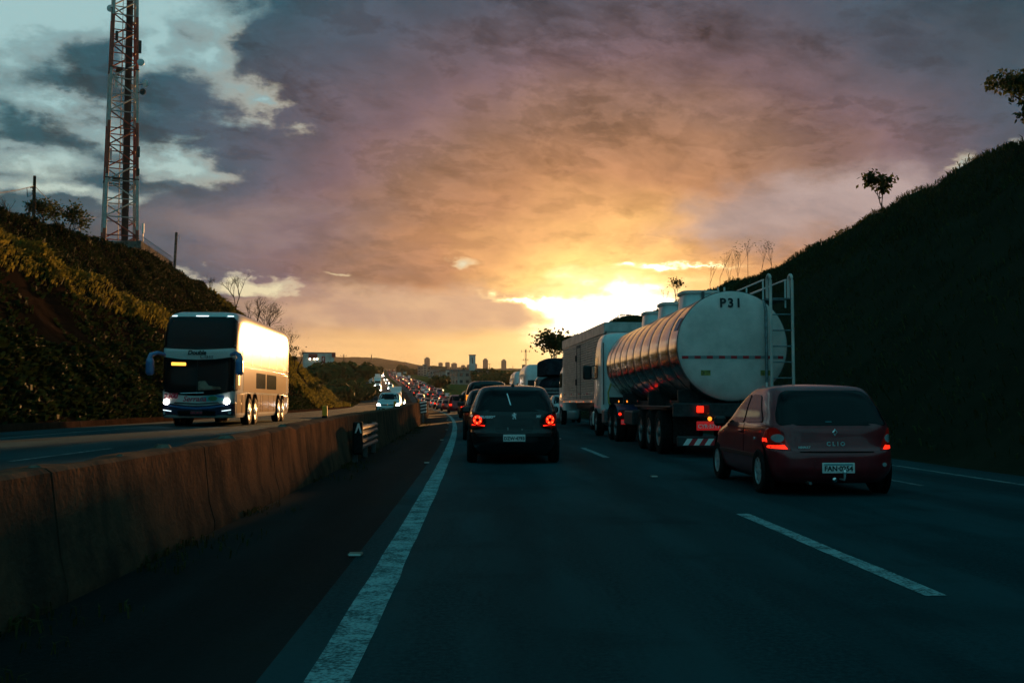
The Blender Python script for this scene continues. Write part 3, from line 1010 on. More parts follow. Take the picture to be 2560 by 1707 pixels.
def plate(parent, loc, w, h, key, m_p='plate_grey', m_t='letter_black', rot=REAR, th=.012):
    o = MB().bbox(-w / 2, w / 2, -h / 2, h / 2, -th, 0, .006).build('number_plate', m_p, parent)
    o.location = loc; o.rotation_euler = rot
    t = link('lettering', TEXT[key].copy(), m_t, o); t.location = (0, -h * .07, .001)
    return o


# ------------------------------------------------------------- black hatchback straight ahead
def black_hatch():
    X, Yr = 0.59, 19.55
    r = empty('hatchback', (X, Yr + 2.08, 0), heading(19) * .4, 'black hatchback with lit ring tail lamps straight ahead in the left lane', 'car')
    L = Loft([(.17, .76, -1.92, 1.95, 5), (.26, .84, -2.04, 2.04, 5), (.42, .875, -2.10, 2.10, 5.2), (.58, .885, -2.10, 2.08, 5.2), (.66, .882, -2.05, 2.03, 5), (.76, .882, -2.03, 1.92, 5),
              (.88, .878, -2.01, 1.5, 5), (.97, .862, -1.98, 1.05, 5), (1.05, .832, -1.92, .85, 5), (1.2, .772, -1.79, .55, 5.2), (1.33, .715, -1.66, .28, 5.2),
              (1.42, .665, -1.55, .06, 5), (1.47, .61, -1.45, -.05, 4.6), (1.498, .52, -1.32, -.18, 4), (1.508, .40, -1.15, -.35, 4)], .012)
    L.mb(96, .022).build('body', 'paint_black', r, True)
    win = rounded([(-.73, 1.0), (.73, 1.0), (.70, 1.09), (.56, 1.415), (-.56, 1.415), (-.70, 1.09)], .09)
    L.patch('rear', win, .006, 8).build('rear_window', 'glass_tint', r, True)
    wp = MB().bbox(-.012, .012, 0, .02, 0, .30, .004).build('rear_wiper', 'chrome_bright', r); wp.location = (-.055, L.rear(0, 1.13) - .025, 1.10); wp.rotation_euler = (-.50, -.28, 0)
    for sg, nm in ((-1, 'left'), (1, 'right')):
        L.patch(nm, rounded([(-1.42, 1.06), (-.30, 1.03), (-.30, 1.40), (-1.12, 1.38)], .05), .004).build('side_window', 'glass_dark', r, True)
        L.patch(nm, rounded([(-.22, 1.03), (.72, 1.03), (.12, 1.37), (-.22, 1.40)], .05), .004).build('side_window', 'glass_dark', r, True)
        c = rounded([(sg * .845, .95), (sg * .84, .70), (sg * .55, .715), (sg * .60, .82), (sg * .72, .955)], .03)
        tl = L.patch('rear', c, .010, 4).build('tail_lamp', 'lamp_red_dim', r, True)
        y = L.rear(sg * .70, .84) - .016
        ring = MB()
        def tor(u, v):
            a, b = 2 * math.pi * u, 2 * math.pi * v
            rr = .062 + .024 * math.cos(b)
            px_, pz_ = sg * .70 + rr * math.cos(a), .842 + rr * math.sin(a)
            return (px_, L.rear(px_, pz_) - .020 - .016 * math.sin(b), pz_)
        ring.grid(tor, 24, 8); ring.build('lamp_ring', 'lamp_red_on', tl, True)
        for k in range(5):
            a = k * 1.25 + .4 * sg
            MB().lathe([(.004, .0), (.016, -.004), (.004, -.012)], 8, 'Y', (sg * .70 + .062 * math.cos(a), L.rear(sg * .70 + .062 * math.cos(a), .842 + .062 * math.sin(a)) - .034, .842 + .062 * math.sin(a))).build('bulb', 'lamp_red_hot', tl, True)
        L.patch('rear', [(sg * .81, .735), (sg * .56, .722), (sg * .56, .742), (sg * .81, .755)], .016, 3).build('lamp_strip', 'lamp_red_on', tl)
        for yy in (-1.28, 1.32):
            arch(r, sg * (L.side(yy, .35)), yy, .36, sg)
            wheel(r, sg * .805, yy, .315, .2, sg)
        mi = MB().bbox(-.10, .10, -.06, .06, -.07, .07, .03).build('wing_mirror', 'paint_black', r); mi.location = (sg * .95, .62, 1.02)
    L.patch('rear', rounded([(-.70, .52), (.70, .52), (.74, .60), (-.74, .60)], .02), .012).build('bumper_trim', 'black_plastic', r, True)
    L.patch('rear', rounded([(-.34, .62), (.34, .62), (.38, .705), (-.38, .705)], .03), .004).build('plate_recess', 'black_plastic', r, True)
    plate(r, (0, L.rear(0, .50) - .032, .50), .42, .135, 'DZW')
    text('PEUGEOT', 'chrome_bright', r, (-.51, L.rear(.5, .885) - .012, .895), REAR)
    text('307', 'chrome_bright', r, (.47, L.rear(.5, .885) - .012, .905), REAR)
    # rampant lion badge
    lion = [(-.028, -.058), (-.005, -.058), (-.004, -.044), (-.016, -.040), (-.004, -.020), (.012, -.030), (.018, -.058), (.042, -.058), (.042, -.046), (.032, -.044), (.034, -.018),
            (.022, .004), (.044, .006), (.046, .018), (.024, .018), (.028, .030), (.046, .040), (.040, .050), (.020, .042), (.016, .060), (-.006, .064), (-.014, .052), (-.006, .040),
            (-.014, .028), (-.036, .040), (-.044, .032), (-.022, .014), (-.044, .012), (-.046, .000), (-.018, .000), (-.012, -.012), (-.030, -.040)]
    bm = bmesh.new(); y = L.rear(0, .91) - .010
    f = bm.faces.new([bm.verts.new((a, y, .915 + b)) for a, b in lion]); g = bmesh.ops.extrude_face_region(bm, geom=[f])
    bmesh.ops.translate(bm, vec=(0, -.008, 0), verts=[v for v in g['geom'] if isinstance(v, bmesh.types.BMVert)])
    bmesh.ops.recalc_face_normals(bm, faces=bm.faces); bmesh.ops.triangulate(bm, faces=bm.faces)
    me = bpy.data.meshes.new('badge'); bm.to_mesh(me); bm.free(); link('badge', me, 'chrome_bright', r)
    an = MB(); an.tube([(0, -1.30, 1.50), (0, -1.33, 1.90)], [.007, .004], 6); an.lathe([(.04, 0), (.035, .03), (.012, .05)], 12, 'Z', (0, -1.30, 1.485))
    an.build('aerial', 'black_plastic', r)
    for x in (-.12, -.118, .15): 
        MB().lathe([(.002, 0), (.012, .003), (.002, .008)], 8, 'Y', (x, L.rear(x, .66) - .012, .66 + .03 * (x == -.12))).build('plate_lamp', 'lamp_clear', r)


black_hatch()


# ------------------------------------------------------------- maroon hatchback on the right
def maroon_hatch():
    X, Yr = 4.46, 12.75
    r = empty('hatchback', (X, Yr + 1.88, 0), -.012, 'maroon hatchback with diamond badge, right in front of the tanker truck rear', 'car')
    L = Loft([(.16, .70, -1.72, 1.75, 6.6), (.24, .78, -1.83, 1.84, 6.6), (.36, .812, -1.885, 1.885, 7.0), (.48, .822, -1.885, 1.87, 7.0), (.555, .822, -1.87, 1.84, 7.0), (.60, .82, -1.825, 1.8, 7.0),
              (.72, .82, -1.80, 1.66, 7.0), (.82, .815, -1.785, 1.30, 7.0), (.89, .80, -1.76, 1.02, 7.0), (.96, .775, -1.70, .82, 7.0), (1.10, .738, -1.57, .50, 7.0), (1.24, .685, -1.43, .20, 6.6),
              (1.33, .645, -1.31, -.02, 6.0), (1.375, .60, -1.20, -.14, 5.4), (1.402, .47, -1.06, -.28, 4), (1.412, .36, -.9, -.42, 4)], .012)
    L.mb(96, .02).build('body', 'paint_maroon', r, True)
    win = rounded([(-.70, .885), (.70, .885), (.69, 1.02), (.56, 1.335), (-.56, 1.335), (-.69, 1.02)], .12)
    L.patch('rear', win, .006, 8).build('rear_window', 'glass_tint', r, True)
    L.patch('rear', rounded([(-.10, .93), (-.02, .93), (-.02, .936), (-.10, .936)], .002, 2, 2), .012, 2).build('window_sticker', 'globe_teal', r)
    for sg, nm in ((-1, 'left'), (1, 'right')):
        L.patch(nm, rounded([(-1.32, .92), (-.42, .90), (-.42, 1.29), (-.88, 1.275)], .08), .012, 10).build('rear_quarter_window', 'glass_dark', r, True)
        L.patch(nm, rounded([(-.34, .90), (.86, .90), (.22, 1.24), (-.34, 1.29)], .05), .012, 10).build('door_window', 'glass_dark', r, True)
        L.patch(nm, rounded([(-1.15, .44), (1.1, .44), (1.1, .50), (-1.15, .50)], .02), .010).build('side_moulding', 'black_plastic', r, True)
        dh = MB().bbox(-.015, .015, -.09, .09, -.018, .018, .01).build('door_handle', 'paint_maroon', r); dh.location = (sg * (L.side(-.25, .78) + .012), -.25, .78)
        lamp = rounded([(sg * .79, .85), (sg * .805, .70), (sg * .80, .585), (sg * .56, .578), (sg * .61, .69), (sg * .71, .86)], .03)
        tl = L.patch('rear', lamp, .012, 4).build('tail_lamp', 'lamp_red_dim', r, True)
        L.patch('rear', rounded([(sg * .785, .632), (sg * .79, .596), (sg * .60, .590), (sg * .64, .645), (sg * .68, .638)], .015), .018, 3).build('brake_light', 'lamp_red_on', tl, True)
        L.patch('rear', disc_poly(sg * .70, .725, .062, .052), .018, 3).build('reversing_light', 'lamp_clear', tl, True)
        L.patch('rear', [(sg * .805, .72), (sg * .79, .72), (sg * .785, .67), (sg * .805, .67)], .018, 2).build('side_light', 'lamp_red_on', tl)
        for yy in (-1.20, 1.27):
            arch(r, sg * L.side(yy, .33), yy, .335, sg)
            wheel(r, sg * .75, yy, .285, .18, sg, spokes=8)
        mi = MB().bbox(-.09, .09, -.05, .07, -.075, .075, .035).build('wing_mirror', 'black_plastic', r); mi.location = (sg * .90, .70, .90)
    L.patch('front', rounded([(-.60, .95), (.60, .95), (.46, 1.30), (-.46, 1.30)], .05), .004).build('windscreen', 'glass_dark', r, True)
    L.patch('rear', rounded([(-.82, .548), (.82, .548), (.82, .566), (-.82, .566)], .004, 2), .003, 3).build('bumper_gap', 'under_black', r)
    for sg in (-1, 1):
        L.patch('rear', [(sg * .742, .86), (sg * .736, .86), (sg * .560, .572), (sg * .566, .572)], .004, 6).build('tailgate_gap', 'under_black', r)
        L.patch('left' if sg < 0 else 'right', [(-.40, .45), (-.392, .45), (-.392, .89), (-.40, .89)], .004, 4).build('door_gap', 'under_black', r)
    L.patch('rear', rounded([(-.30, .45), (.30, .45), (.26, .27), (-.26, .27)], .04), .004).build('plate_recess', 'paint_maroon', r, True)
    p = plate(r, (.0, L.rear(0, .37) - .03, .36), .41, .13, 'FAN')
    MB().box(-.18, .18, .035, .052, .0, .002).build('plate_band', 'globe_teal', p)
    # diamond badge
    y = L.rear(0, .80) - .008; bd = MB()
    outer = [(0, .048), (.036, 0), (0, -.048), (-.036, 0)]; inner = [(0, .022), (.015, 0), (0, -.022), (-.015, 0)]
    vs = [(a, y, .80 + b) for a, b in outer] + [(a * 1.25, y - .014, .80 + b * 1.2) for a, b in inner] + [(a, y, .80 + b) for a, b in inner]
    bd.add(vs, [(i, (i + 1) % 4, 4 + (i + 1) % 4, 4 + i) for i in range(4)] + [(4 + i, 4 + (i + 1) % 4, 8 + (i + 1) % 4, 8 + i) for i in range(4)])
    bd.build('badge', 'chrome_bright', r)
    text('CLIO', 'chrome_bright', r, (.0, L.rear(0, .655) - .010, .655), REAR)
    text('RENAULT', 'letter_pale', r, (-.40, L.rear(.4, .615) - .010, .612), REAR)
    tw = MB(); tw.tube([(.05, -1.80, .22), (.05, -1.97, .22), (.05, -1.99, .26), (.05, -1.99, .30)], .014, 8)
    tw.lathe([(.006, .28), (.025, .30), (.025, .325), (.008, .345)], 12, 'Z', (.05, -1.99, 0)); tw.build('tow_hitch', 'chrome_bright', r, True)
    MB().lathe([(.02, 0), (.03, .008), (.03, .03), (.01, .034)], 14, 'Y', (-.06, -1.95, .215)).build('tow_socket', 'chrome', r, True)
    ex = MB(); ex.lathe([(.02, -.08), (.022, .08)], 12, 'Y', (-.35, -1.82, .17)); ex.build('exhaust', 'hub_dull', r)
    L.patch('rear', disc_poly(.60, .40, .030, .026), .010, 2).build('reflector', 'lamp_clear', r)
    cp = MB().lathe([(.02, -.01), (.018, .008), (.006, .02)], 10, 'X', (0, 0, 0)).build('fuel_cap', 'chrome_bright', r); cp.location = (-(L.side(-1.0, .70) + .004), -1.0, .70)


maroon_hatch()


# ------------------------------------------------------------- other cars ahead in the lane
def car_shell(r, s, body, roofh=1.48, wid=1.70, ln=4.1, tall=0.0, lights='rear', glass='glass_dark', N=48, wheels=True, rear_glass=True, hot=True, boot=False, lamp=None, hl='headlight'):
    """generic hatch, saloon or van with parts; s = detail"""
    w = wid / 2; h = roofh; a, b = -ln / 2, ln / 2
    b1 = .36 if tall else (0.62 if boot else .5)
    bt = .55 if boot else .18
    L = Loft([(.18, w * .88, a + .12, b - .12, 5), (.30, w * .97, a + .02, b - .02, 5), (.55, w, a, b, 5.2), (.72, w, a + .03, b - .10, 5), (.88, w * .99, a + .07, b - (.35 if tall else .55), 5),
              (h * .655, w * .97, a + (.14 if not boot else .45), b - (.75 if tall else 1.12), 5), (h * .80, w * .89, a + (.22 if tall else .40) + (.35 if boot else 0), b - (1.0 if tall else 1.45), 5.2),
              (h * .93, w * .79, a + (.30 if tall else .58) + (.4 if boot else 0), b - (1.3 if tall else 1.85), 5), (h * .975, w * .70, a + (.36 if tall else .70) + (.4 if boot else 0), b - (1.45 if tall else 2.0), 4.6),
              (h * .995, w * .56, a + (.5 if tall else .9) + (.4 if boot else 0), b - (1.65 if tall else 2.15), 4)], .012)
    L.mb(N, .04 if N > 40 else .08).build('body', body, r, True)
    z0, z1 = h * .67, h * .93
    if rear_glass:
        L.patch('rear', rounded([(-w * .82, z0), (w * .82, z0), (w * .68, z1), (-w * .68, z1)], .07, 4, 4), .006, 4).build('rear_window', glass, r, True)
    L.patch('front', rounded([(-w * .84, z0), (w * .84, z0), (w * .70, z1), (-w * .70, z1)], .06, 4, 4), .006, 4).build('windscreen', glass, r, True)
    for sg, nm in ((-1, 'left'), (1, 'right')):
        ya, yb = a + (.5 if tall else .75) + (.4 if boot else 0), b - (1.15 if tall else 1.65)
        L.patch(nm, rounded([(ya - .12, z0), (yb + .25, z0), (yb - .15, z1), (ya + .06, z1)], .05, 4, 4), .005, 3).build('side_window', glass, r, True)
        if lights in ('rear', 'both'):
            zl_ = .86 if not tall else 1.0
            L.patch('rear', rounded([(sg * w * .93, zl_ + .12), (sg * w * .95, zl_ - .10), (sg * w * .70, zl_ - .08), (sg * w * .74, zl_ + .06)], .03, 3, 2), .010, 3).build('tail_lamp', lamp or 'lamp_red_on', r, True)
        if lights in ('front', 'both'):
            L.patch('front', rounded([(sg * w * .93, .77), (sg * w * .92, .60), (sg * w * .60, .60), (sg * w * .66, .72)], .04, 3, 2), .010, 3).build('headlight', hl, r, True)
        if wheels:
            for yy in (a + .78, b - .80):
                arch(r, sg * L.side(yy, .34), yy, .35, sg)
                wheel(r, sg * (w - .07), yy, .31, .19, sg)
        if s: 
            mi = MB().bbox(-.11, .11, -.05, .07, -.08, .08, .03).build('wing_mirror', 'black_plastic', r); mi.location = (sg * (w + .10), b - (1.1 if tall else 1.5), h * .70)
    return L


# dark saloon half hidden behind the black hatchback
p = P(1228, 1005, 31.5)
r = empty('car', (p.x, 31.5 + 2.1, 0), heading(32), 'black car half hidden on the left of the black hatchback', 'car')
L = car_shell(r, 1, 'paint_black', 1.60, 1.76, 4.2, lamp='lamp_red_dim')
for sg in (-1, 1):
    MB().lathe([(.01, 0), (.06, .01), (.01, .03)], 12, 'Y', (sg * .70, L.rear(sg * .70, .92) - .04, .92)).build('brake_bulb', 'lamp_red_hot', r)
    MB().lathe([(.01, 0), (.035, .01), (.01, .02)], 12, 'Y', (sg * .66, L.rear(sg * .66, .52) - .02, .52)).build('reflector', 'lamp_red_on', r)
text('crosstext', 'chrome_bright', r, (-.35, L.rear(.3, 1.0) - .014, 1.05), REAR)
# tall dark van further ahead
p = P(1216, 1005, 40)
r = empty('van', (p.x, 40 + 2.2, 0), heading(40), 'tall dark van with pale roof edge ahead of the half hidden black car', 'van')
L = car_shell(r, 1, 'paint_black', 2.02, 1.86, 4.3, tall=1, lamp='lamp_red_dim')
for sg in (-1, 1):
    L.patch('rear', rounded([(sg * .84, 1.46), (sg * .84, 1.22), (sg * .70, 1.22), (sg * .72, 1.46)], .02, 3, 2), .014, 2).build('brake_light', 'lamp_amber', r)
# car squeezed between the hatchback and the box truck
p = P(1413, 1005, 58)
r = empty('car', (p.x, 60, 0), heading(60), 'silver car beside the front of the corrugated box truck', 'car')
car_shell(r, 1, 'paint_silver', 1.62, 1.72, 4.0)


# ------------------------------------------------------------- oncoming pale hatchback
p = P(967, 1005, 70)
r = empty('hatchback', (p.x, 72, zl(72)), math.pi + heading(72), 'pale blue-white hatchback oncoming with headlights lit beyond the barrier', 'car')
L = car_shell(r, 1, 'paint_teal_white', 1.54, 1.66, 3.85, lights='both', hl='headlight')
L.patch('front', rounded([(-.55, .62), (.55, .62), (.52, .70), (-.52, .70)], .02), .008, 3).build('grille', 'black_plastic', r)
L.patch('front', rounded([(-.66, .30), (.66, .30), (.62, .44), (-.62, .44)], .03), .008, 3).build('air_intake', 'black_plastic', r)
bd = MB().lathe([(.065, 0), (.065, .012), (.05, .014)], 20, 'Y', (0, L.front(0, .68) + .0, .68)); bd.build('badge', 'chrome', r, True)
plate(r, (0, L.front(0, .46) + .02, .46), .42, .13, 'VWP', rot=FRONT)

# ------------------------------------------------------------- tanker truck
def truck_wheels(r, ys, xo, rad=.5, dual=True):
    for y in ys:
        for sg in (-1, 1):
            x = sg * (xo - .14)
            w = wheel(r, x, y, rad, .28, sg, 'hub_dull', 0)
            MB().lathe([(rad * .52, sg * .10), (rad * .5, sg * .07), (rad * .24, sg * .05), (rad * .22, sg * .13), (rad * .12, sg * .15)], 20, 'X').build('hub', 'hub_dull', w, True)
            if dual: wheel(r, x - sg * .32, y, rad, .28, sg, 'hub_dull', 0)


def cab(r, y0, y1, w, z0, z1, m='paint_white', mirror=True):
    """flat-fronted truck cab between y0 (rear) and y1 (front)"""
    L = Loft([(z0, w * .96, y0, y1 - .10, 10), (z0 + .15, w, y0, y1, 9), (z0 + 1.1, w, y0, y1, 9), (z0 + 1.3, w * .99, y0, y1 - .03, 9), (z0 + 2.05, w * .97, y0 + .02, y1 - .22, 9),
              (z1 - .35, w * .95, y0 + .05, y1 - .40, 8), (z1 - .12, w * .90, y0 + .10, y1 - .65, 7), (z1 - .03, w * .82, y0 + .18, y1 - .85, 6), (z1, w * .7, y0 + .3, y1 - 1.0, 5)], .02)
    L.mb(80, .05).build('cab', m, r, True)
    L.patch('front', rounded([(-w * .9, z0 + 1.2), (w * .9, z0 + 1.2), (w * .86, z0 + 2.0), (-w * .86, z0 + 2.0)], .08), .006).build('windscreen', 'glass_dark', r, True)
    for sg, nm in ((-1, 'left'), (1, 'right')):
        L.patch(nm, rounded([(y1 - 1.35, z0 + 1.2), (y1 - .30, z0 + 1.2), (y1 - .42, z0 + 1.95), (y1 - 1.35, z0 + 1.95)], .06), .006).build('door_window', 'glass_dark', r, True)
        L.patch(nm, rounded([(y1 - 1.42, z0 + .25), (y1 - 1.40, z0 + .25), (y1 - 1.40, z0 + 2.0), (y1 - 1.42, z0 + 2.0)], .004, 2, 8), .003, 2).build('door_gap', 'under_black', r)
        if mirror:
            m_ = MB(); m_.bbox(-.16, .16, -.05, .07, -.26, .24, .05); m_.tube([(-sg * .12, 0, .2), (-sg * .34, .05, .26)], .022, 6); m_.tube([(-sg * .12, 0, -.2), (-sg * .34, .05, -.25)], .022, 6)
            o = m_.build('mirror', 'black_plastic', r, True, sharp=40); o.location = (sg * (w + .24), y1 - .35, z0 + 1.45)
    return L


def tanker():
    X0, Y0 = 5.32, 21.7
    r = empty('tanker_truck', (X0, Y0, 0), 0.004, 'tanker truck with ribbed steel tank and pale round rear end marked P31', 'truck')
    zc, rx, rz, Ln = 2.38, 1.175, 1.165, 12.1
    # tank shell in panels between seams, each panel a part
    seams = [.0, 1.05, 2.35, 3.65, 4.95, 6.25, 7.55, 8.85, 10.1, 11.2, 12.1]
    def ring(y, k=1.0, n=64): return [(rx * k * math.cos(2 * math.pi * i / n), y, zc + rz * k * math.sin(2 * math.pi * i / n)) for i in range(n)]
    n = 64
    for a, b in zip(seams, seams[1:]):
        vs = []; fs = []
        prof = [(a + .012, 1.0), (a + .05, 1.004), (a + (b - a) * .33, 1.006), (a + (b - a) * .66, 1.006), (b - .05, 1.004), (b - .012, 1.0)]
        for y, k in prof: vs += ring(y, k)
        for j in range(len(prof) - 1):
            for i in range(n): fs.append((j * n + i, j * n + (i + 1) % n, (j + 1) * n + (i + 1) % n, (j + 1) * n + i))
        MB().add(vs, fs).build('tank_panel', 'tank_steel', r, True)
    for y in seams[1:-1]:
        vs = []; fs = []
        prof = [(y - .026, 1.0), (y - .022, 1.008), (y + .022, 1.008), (y + .026, 1.0)]
        for yy, k in prof: vs += ring(yy, k)
        for j in range(3):
            for i in range(n): fs.append((j * n + i, j * n + (i + 1) % n, (j + 1) * n + (i + 1) % n, (j + 1) * n + i))
        MB().add(vs, fs).build('seam_band', 'seam_dark', r, True)
    def dome(y0, sgn, name, m):
        prof = [(0, 1.006), (.02, 1.003), (.05, .985), (.09, .95), (.14, .88), (.20, .72), (.24, .5), (.265, .25), (.27, .06)]
        vs = []; fs = []
        for d, k in prof: vs += ring(y0 + sgn * d * .62, k)
        for j in range(len(prof) - 1):
            for i in range(n): fs.append((j * n + i, j * n + (i + 1) % n, (j + 1) * n + (i + 1) % n, (j + 1) * n + i))
        fs.append(tuple((len(prof) - 1) * n + i for i in range(n)))
        return MB().add(vs, fs).build(name, m, r, True)
    end = dome(0, -1, 'tank_end', 'tank_white'); dome(Ln, 1, 'tank_front_end', 'tank_white')
    rim = MB(); vs = ring(-.012, 1.016) + ring(.02, 1.016) + ring(.02, .99) + ring(-.012, .99)
    rim.add(vs, [(j * n + i, j * n + (i + 1) % n, ((j + 1) % 4) * n + (i + 1) % n, ((j + 1) % 4) * n + i) for j in range(4) for i in range(n)]); rim.build('tank_rim', 'seam_dark', r, True)
    def yend(x, z):
        k = math.sqrt((x / rx) ** 2 + ((z - zc) / rz) ** 2)
        tab = [(0, .27), (.25, .265), (.5, .24), (.72, .20), (.88, .14), (.95, .09), (.985, .05), (1.003, .02)]
        return -lerp_tab(tab, k) * .62
    zt = 2.13
    for k in range(17):
        x0 = -1.09 + k * .128; x1 = x0 + .128
        vs = [(x, yend(x, z) - .006, z) for x in (x0, (x0 + x1) / 2, x1) for z in (zt - .032, zt + .032)]
        MB().add(vs, [(0, 2, 3, 1), (2, 4, 5, 3)]).build('reflective_tape', 'tape_red' if k % 2 == 0 else 'tape_white_dull', end)
    text('P31', 'letter_black', r, (-.05, yend(-.05, 3.28) - .02, 3.28), (math.pi / 2 - .10, 0, 0))
    for x, w in ((-.60, .20), (.70, .26)):
        vs = [(x + a, yend(x + a, 1.80 + b) - .006, 1.80 + b) for b in (-.055, .055) for a in (-w / 2, 0, w / 2)]
        MB().add(vs, [(0, 1, 4, 3), (1, 2, 5, 4)]).build('hazard_sticker', 'sticker_yellow', end)
    # blue sticker on the shell beside the rear rim
    st = MB(); st.grid(lambda u, v: (rx * 1.014 * math.cos(math.pi - .30 - .26 * v), .18 + .42 * u, zc + rz * 1.014 * math.sin(math.pi - .30 - .26 * v)), 3, 6); st.build('blue_sticker', 'sticker_blue', r)
    # manhole boxes on top
    for k, y in enumerate((3.3, 6.2, 9.0)):
        L = Loft([(zc + rz - .10, .46, y - .50, y + .50, 5), (zc + rz + .26, .42, y - .46, y + .46, 5)], .0)
        mh = L.mb(40, .09).build('manhole', 'paint_white', r, True, sharp=40)
        L2 = Loft([(zc + rz + .262, .47, y - .52, y + .52, 5), (zc + rz + .33, .47, y - .52, y + .52, 5)], .02)
        L2.mb(40, .07).build('lid', 'tank_white', mh, True, sharp=40)
        MB().box(-.03, .03, y - .56, y - .50, zc + rz + .12, zc + rz + .30).build('latch', 'seam_dark', mh)
    MB().bbox(-.28, .10, .25, .75, zc + rz - .03, zc + rz + .02, .01).build('vent_plate', 'tank_white', r)
    for x in (-.18, -.04): MB().tube([(x, .45, zc + rz), (x, .45, zc + rz + .14)], .022, 8).build('vent_pipe', 'tank_white', r)
    # ladder with looped tops and walkway rail
    lad = empty('ladder'); lad.parent = r; lad.location = (0, 0, 0)
    for x in (.75, 1.21):
        pts = [(x, -.30, 1.05), (x, -.34, 1.3), (x, -.34, 3.75)] + [(x, -.34 + .13 * (1 - math.cos(a)), 3.75 + .13 * math.sin(a)) for a in [k * math.pi / 8 for k in range(1, 9)]] + [(x, -.08, 3.40)]
        MB().tube(pts, .032, 10).build('stile', 'tank_white', lad, True)
    for k in range(7):
        MB().tube([(.75, -.34, 1.35 + k * .335), (1.21, -.34, 1.35 + k * .335)], .016, 8).build('rung', 'hub_dull', lad, True)
    MB().tube([(.66, -.26, 1.0), (.66, -.28, 1.6)], .022, 8).build('drain_pipe', 'tape_white', r, True)
    MB().tube([(.66, -.28, 1.6), (.66, -.28, 3.1), (.64, -.20, 3.35)], .034, 8).build('vent_hose', 'hub_dull', r, True)
    for x in (.70, 1.18):
        for z in (3.60, 3.80):
            if z < 3.7 and x > 1: continue
            MB().tube([(x, .0, z), (x, 5.5, z)], .018, 6).build('hand_rail', 'paint_white', r, True)
        for y in (.05, 1.4, 2.8, 4.2, 5.45):
            MB().tube([(x, y, 3.20), (x, y, 3.80)], .018, 6).build('rail_post', 'paint_white', r, True)
    MB().box(.72, 1.18, .0, 5.5, 3.36, 3.40).build('walkway', 'hub_dull', r)
    # chassis, lights, plate, bumper
    MB().bbox(-.55, -.35, .3, 13.9, .95, 1.22, .02).build('frame_rail', 'chassis', r)
    MB().bbox(.35, .55, .3, 13.9, .95, 1.22, .02).build('frame_rail', 'chassis', r)
    for y in (.9, 4.9, 9.5): MB().bbox(-1.0, 1.0, y - .07, y + .07, 1.10, 1.45, .02).build('tank_cradle', 'chassis', r)
    MB().bbox(-1.28, 1.28, -.05, .10, .86, 1.16, .02).build('rear_panel', 'chassis', r)
    for sg in (-1, 1):
        MB().bbox(-.10 + sg * .62, .10 + sg * .62, -.09, -.04, .93, 1.12, .012).build('tail_lamp', 'lamp_red_dim', r)
        MB().bbox(-.075 + sg * .72, .075 + sg * .72, -.115, -.085, .96, 1.10, .012).build('brake_light', 'lamp_red_on', r)
        MB().lathe([(.02, 0), (.046, .012), (.02, .04)], 14, 'Y', (sg * .52, -.12, .83)).build('indicator', 'lamp_amber', r)
        MB().bbox(sg * .8 - .5, sg * .8 + .5, .25, 5.4, 1.06, 1.10, .01).build('mudguard', 'chassis', r)
        MB().box(sg * .95 - .28, sg * .95 + .28, .25, .27, .30, 1.0).build('mud_flap', 'rubber', r)
    plate(r, (-.54, -.10, .68), .52, .19, 'CYR', 'plate_red_glow', 'letter_pale')
    MB().bbox(-1.20, 1.20, -.06, .06, .24, .46, .02).build('bumper_beam', 'chassis', r)
    k = 0; x = -1.09
    while x < 1.05:
        q = [(x, .27), (x + .115, .27), (x + .21, .41), (x + .095, .41)]
        MB().add([(a, -.066, b) for a, b in q], [(0, 1, 2, 3)]).build('warning_stripe', 'tape_red' if k % 2 else 'tape_white', r)
        x += .115; k += 1
    truck_wheels(r, (1.8, 3.1, 4.4), 1.30)
    for y in (.4, 5.0, 6.9, 8.6):
        MB().lathe([(.01, 0), (.035, .01), (.01, .03)], 10, 'X', (-1.27, y, 1.20)).build('side_marker', 'lamp_amber' if y > 5 else 'lamp_red_dim', r)
    MB().bbox(-1.25, -.7, 6.0, 7.6, .55, .95, .04).build('tool_box', 'chassis', r)
    # tractor unit
    c = cab(r, 13.0, 15.4, 1.26, .80, 3.55)
    MB().bbox(-1.28, 1.28, 15.35, 15.55, .35, .85, .04).build('front_bumper', 'paint_white', r)
    truck_wheels(r, (9.2, 10.5), 1.30); truck_wheels(r, (14.5,), 1.28, .5, False)
    for sg in (-1, 1):
        def guard(u, v, sg=sg):
            a = math.pi * (.05 + .9 * u); return (sg * (.66 + .62 * v), 9.85 + 1.28 * math.cos(a), .52 + .62 * math.sin(a) ** .6)
        MB().grid(guard, 16, 2).build('tractor_mudguard', 'paint_blue', r, True)
        MB().bbox(sg * .98 - .30, sg * .98 + .30, 8.50, 8.56, .70, .95, .02).build('lamp_panel', 'chassis', r)
        MB().bbox(sg * 1.02 - .065, sg * 1.02 + .065, 8.46, 8.495, .75, .94, .012).build('tractor_brake_light', 'lamp_red_on', r)
        MB().lathe([(.01, 0), (.045, .01), (.01, .03)], 12, 'Y', (sg * 1.24, 8.47, .83)).build('tractor_tail_light', 'lamp_red_on', r)
        MB().bbox(sg * .95 - .30, sg * .95 + .30, 12.2, 12.95, .45, .95, .06).build('fuel_tank', 'hub_dull', r)
    plate(r, (-1.0, 8.49, .60), .42, .15, 'GEV', 'plate_red_glow', 'letter_pale')
    MB().tube([(-.9, 12.98, 1.85), (-1.05, 12.7, 1.5), (-1.08, 12.3, 1.15), (-.9, 11.9, 1.0)], .03, 8).build('air_hose', 'hose_yellow', r, True)
    MB().box(-1.0, -.55, 12.7, 12.98, 1.05, 1.35).build('coupling_box', 'black_plastic', r)
    MB().box(-1.19, -1.15, 12.99, 13.01, 1.1, 3.2).build('cab_edge_trim', 'seam_dark', r)


tanker()


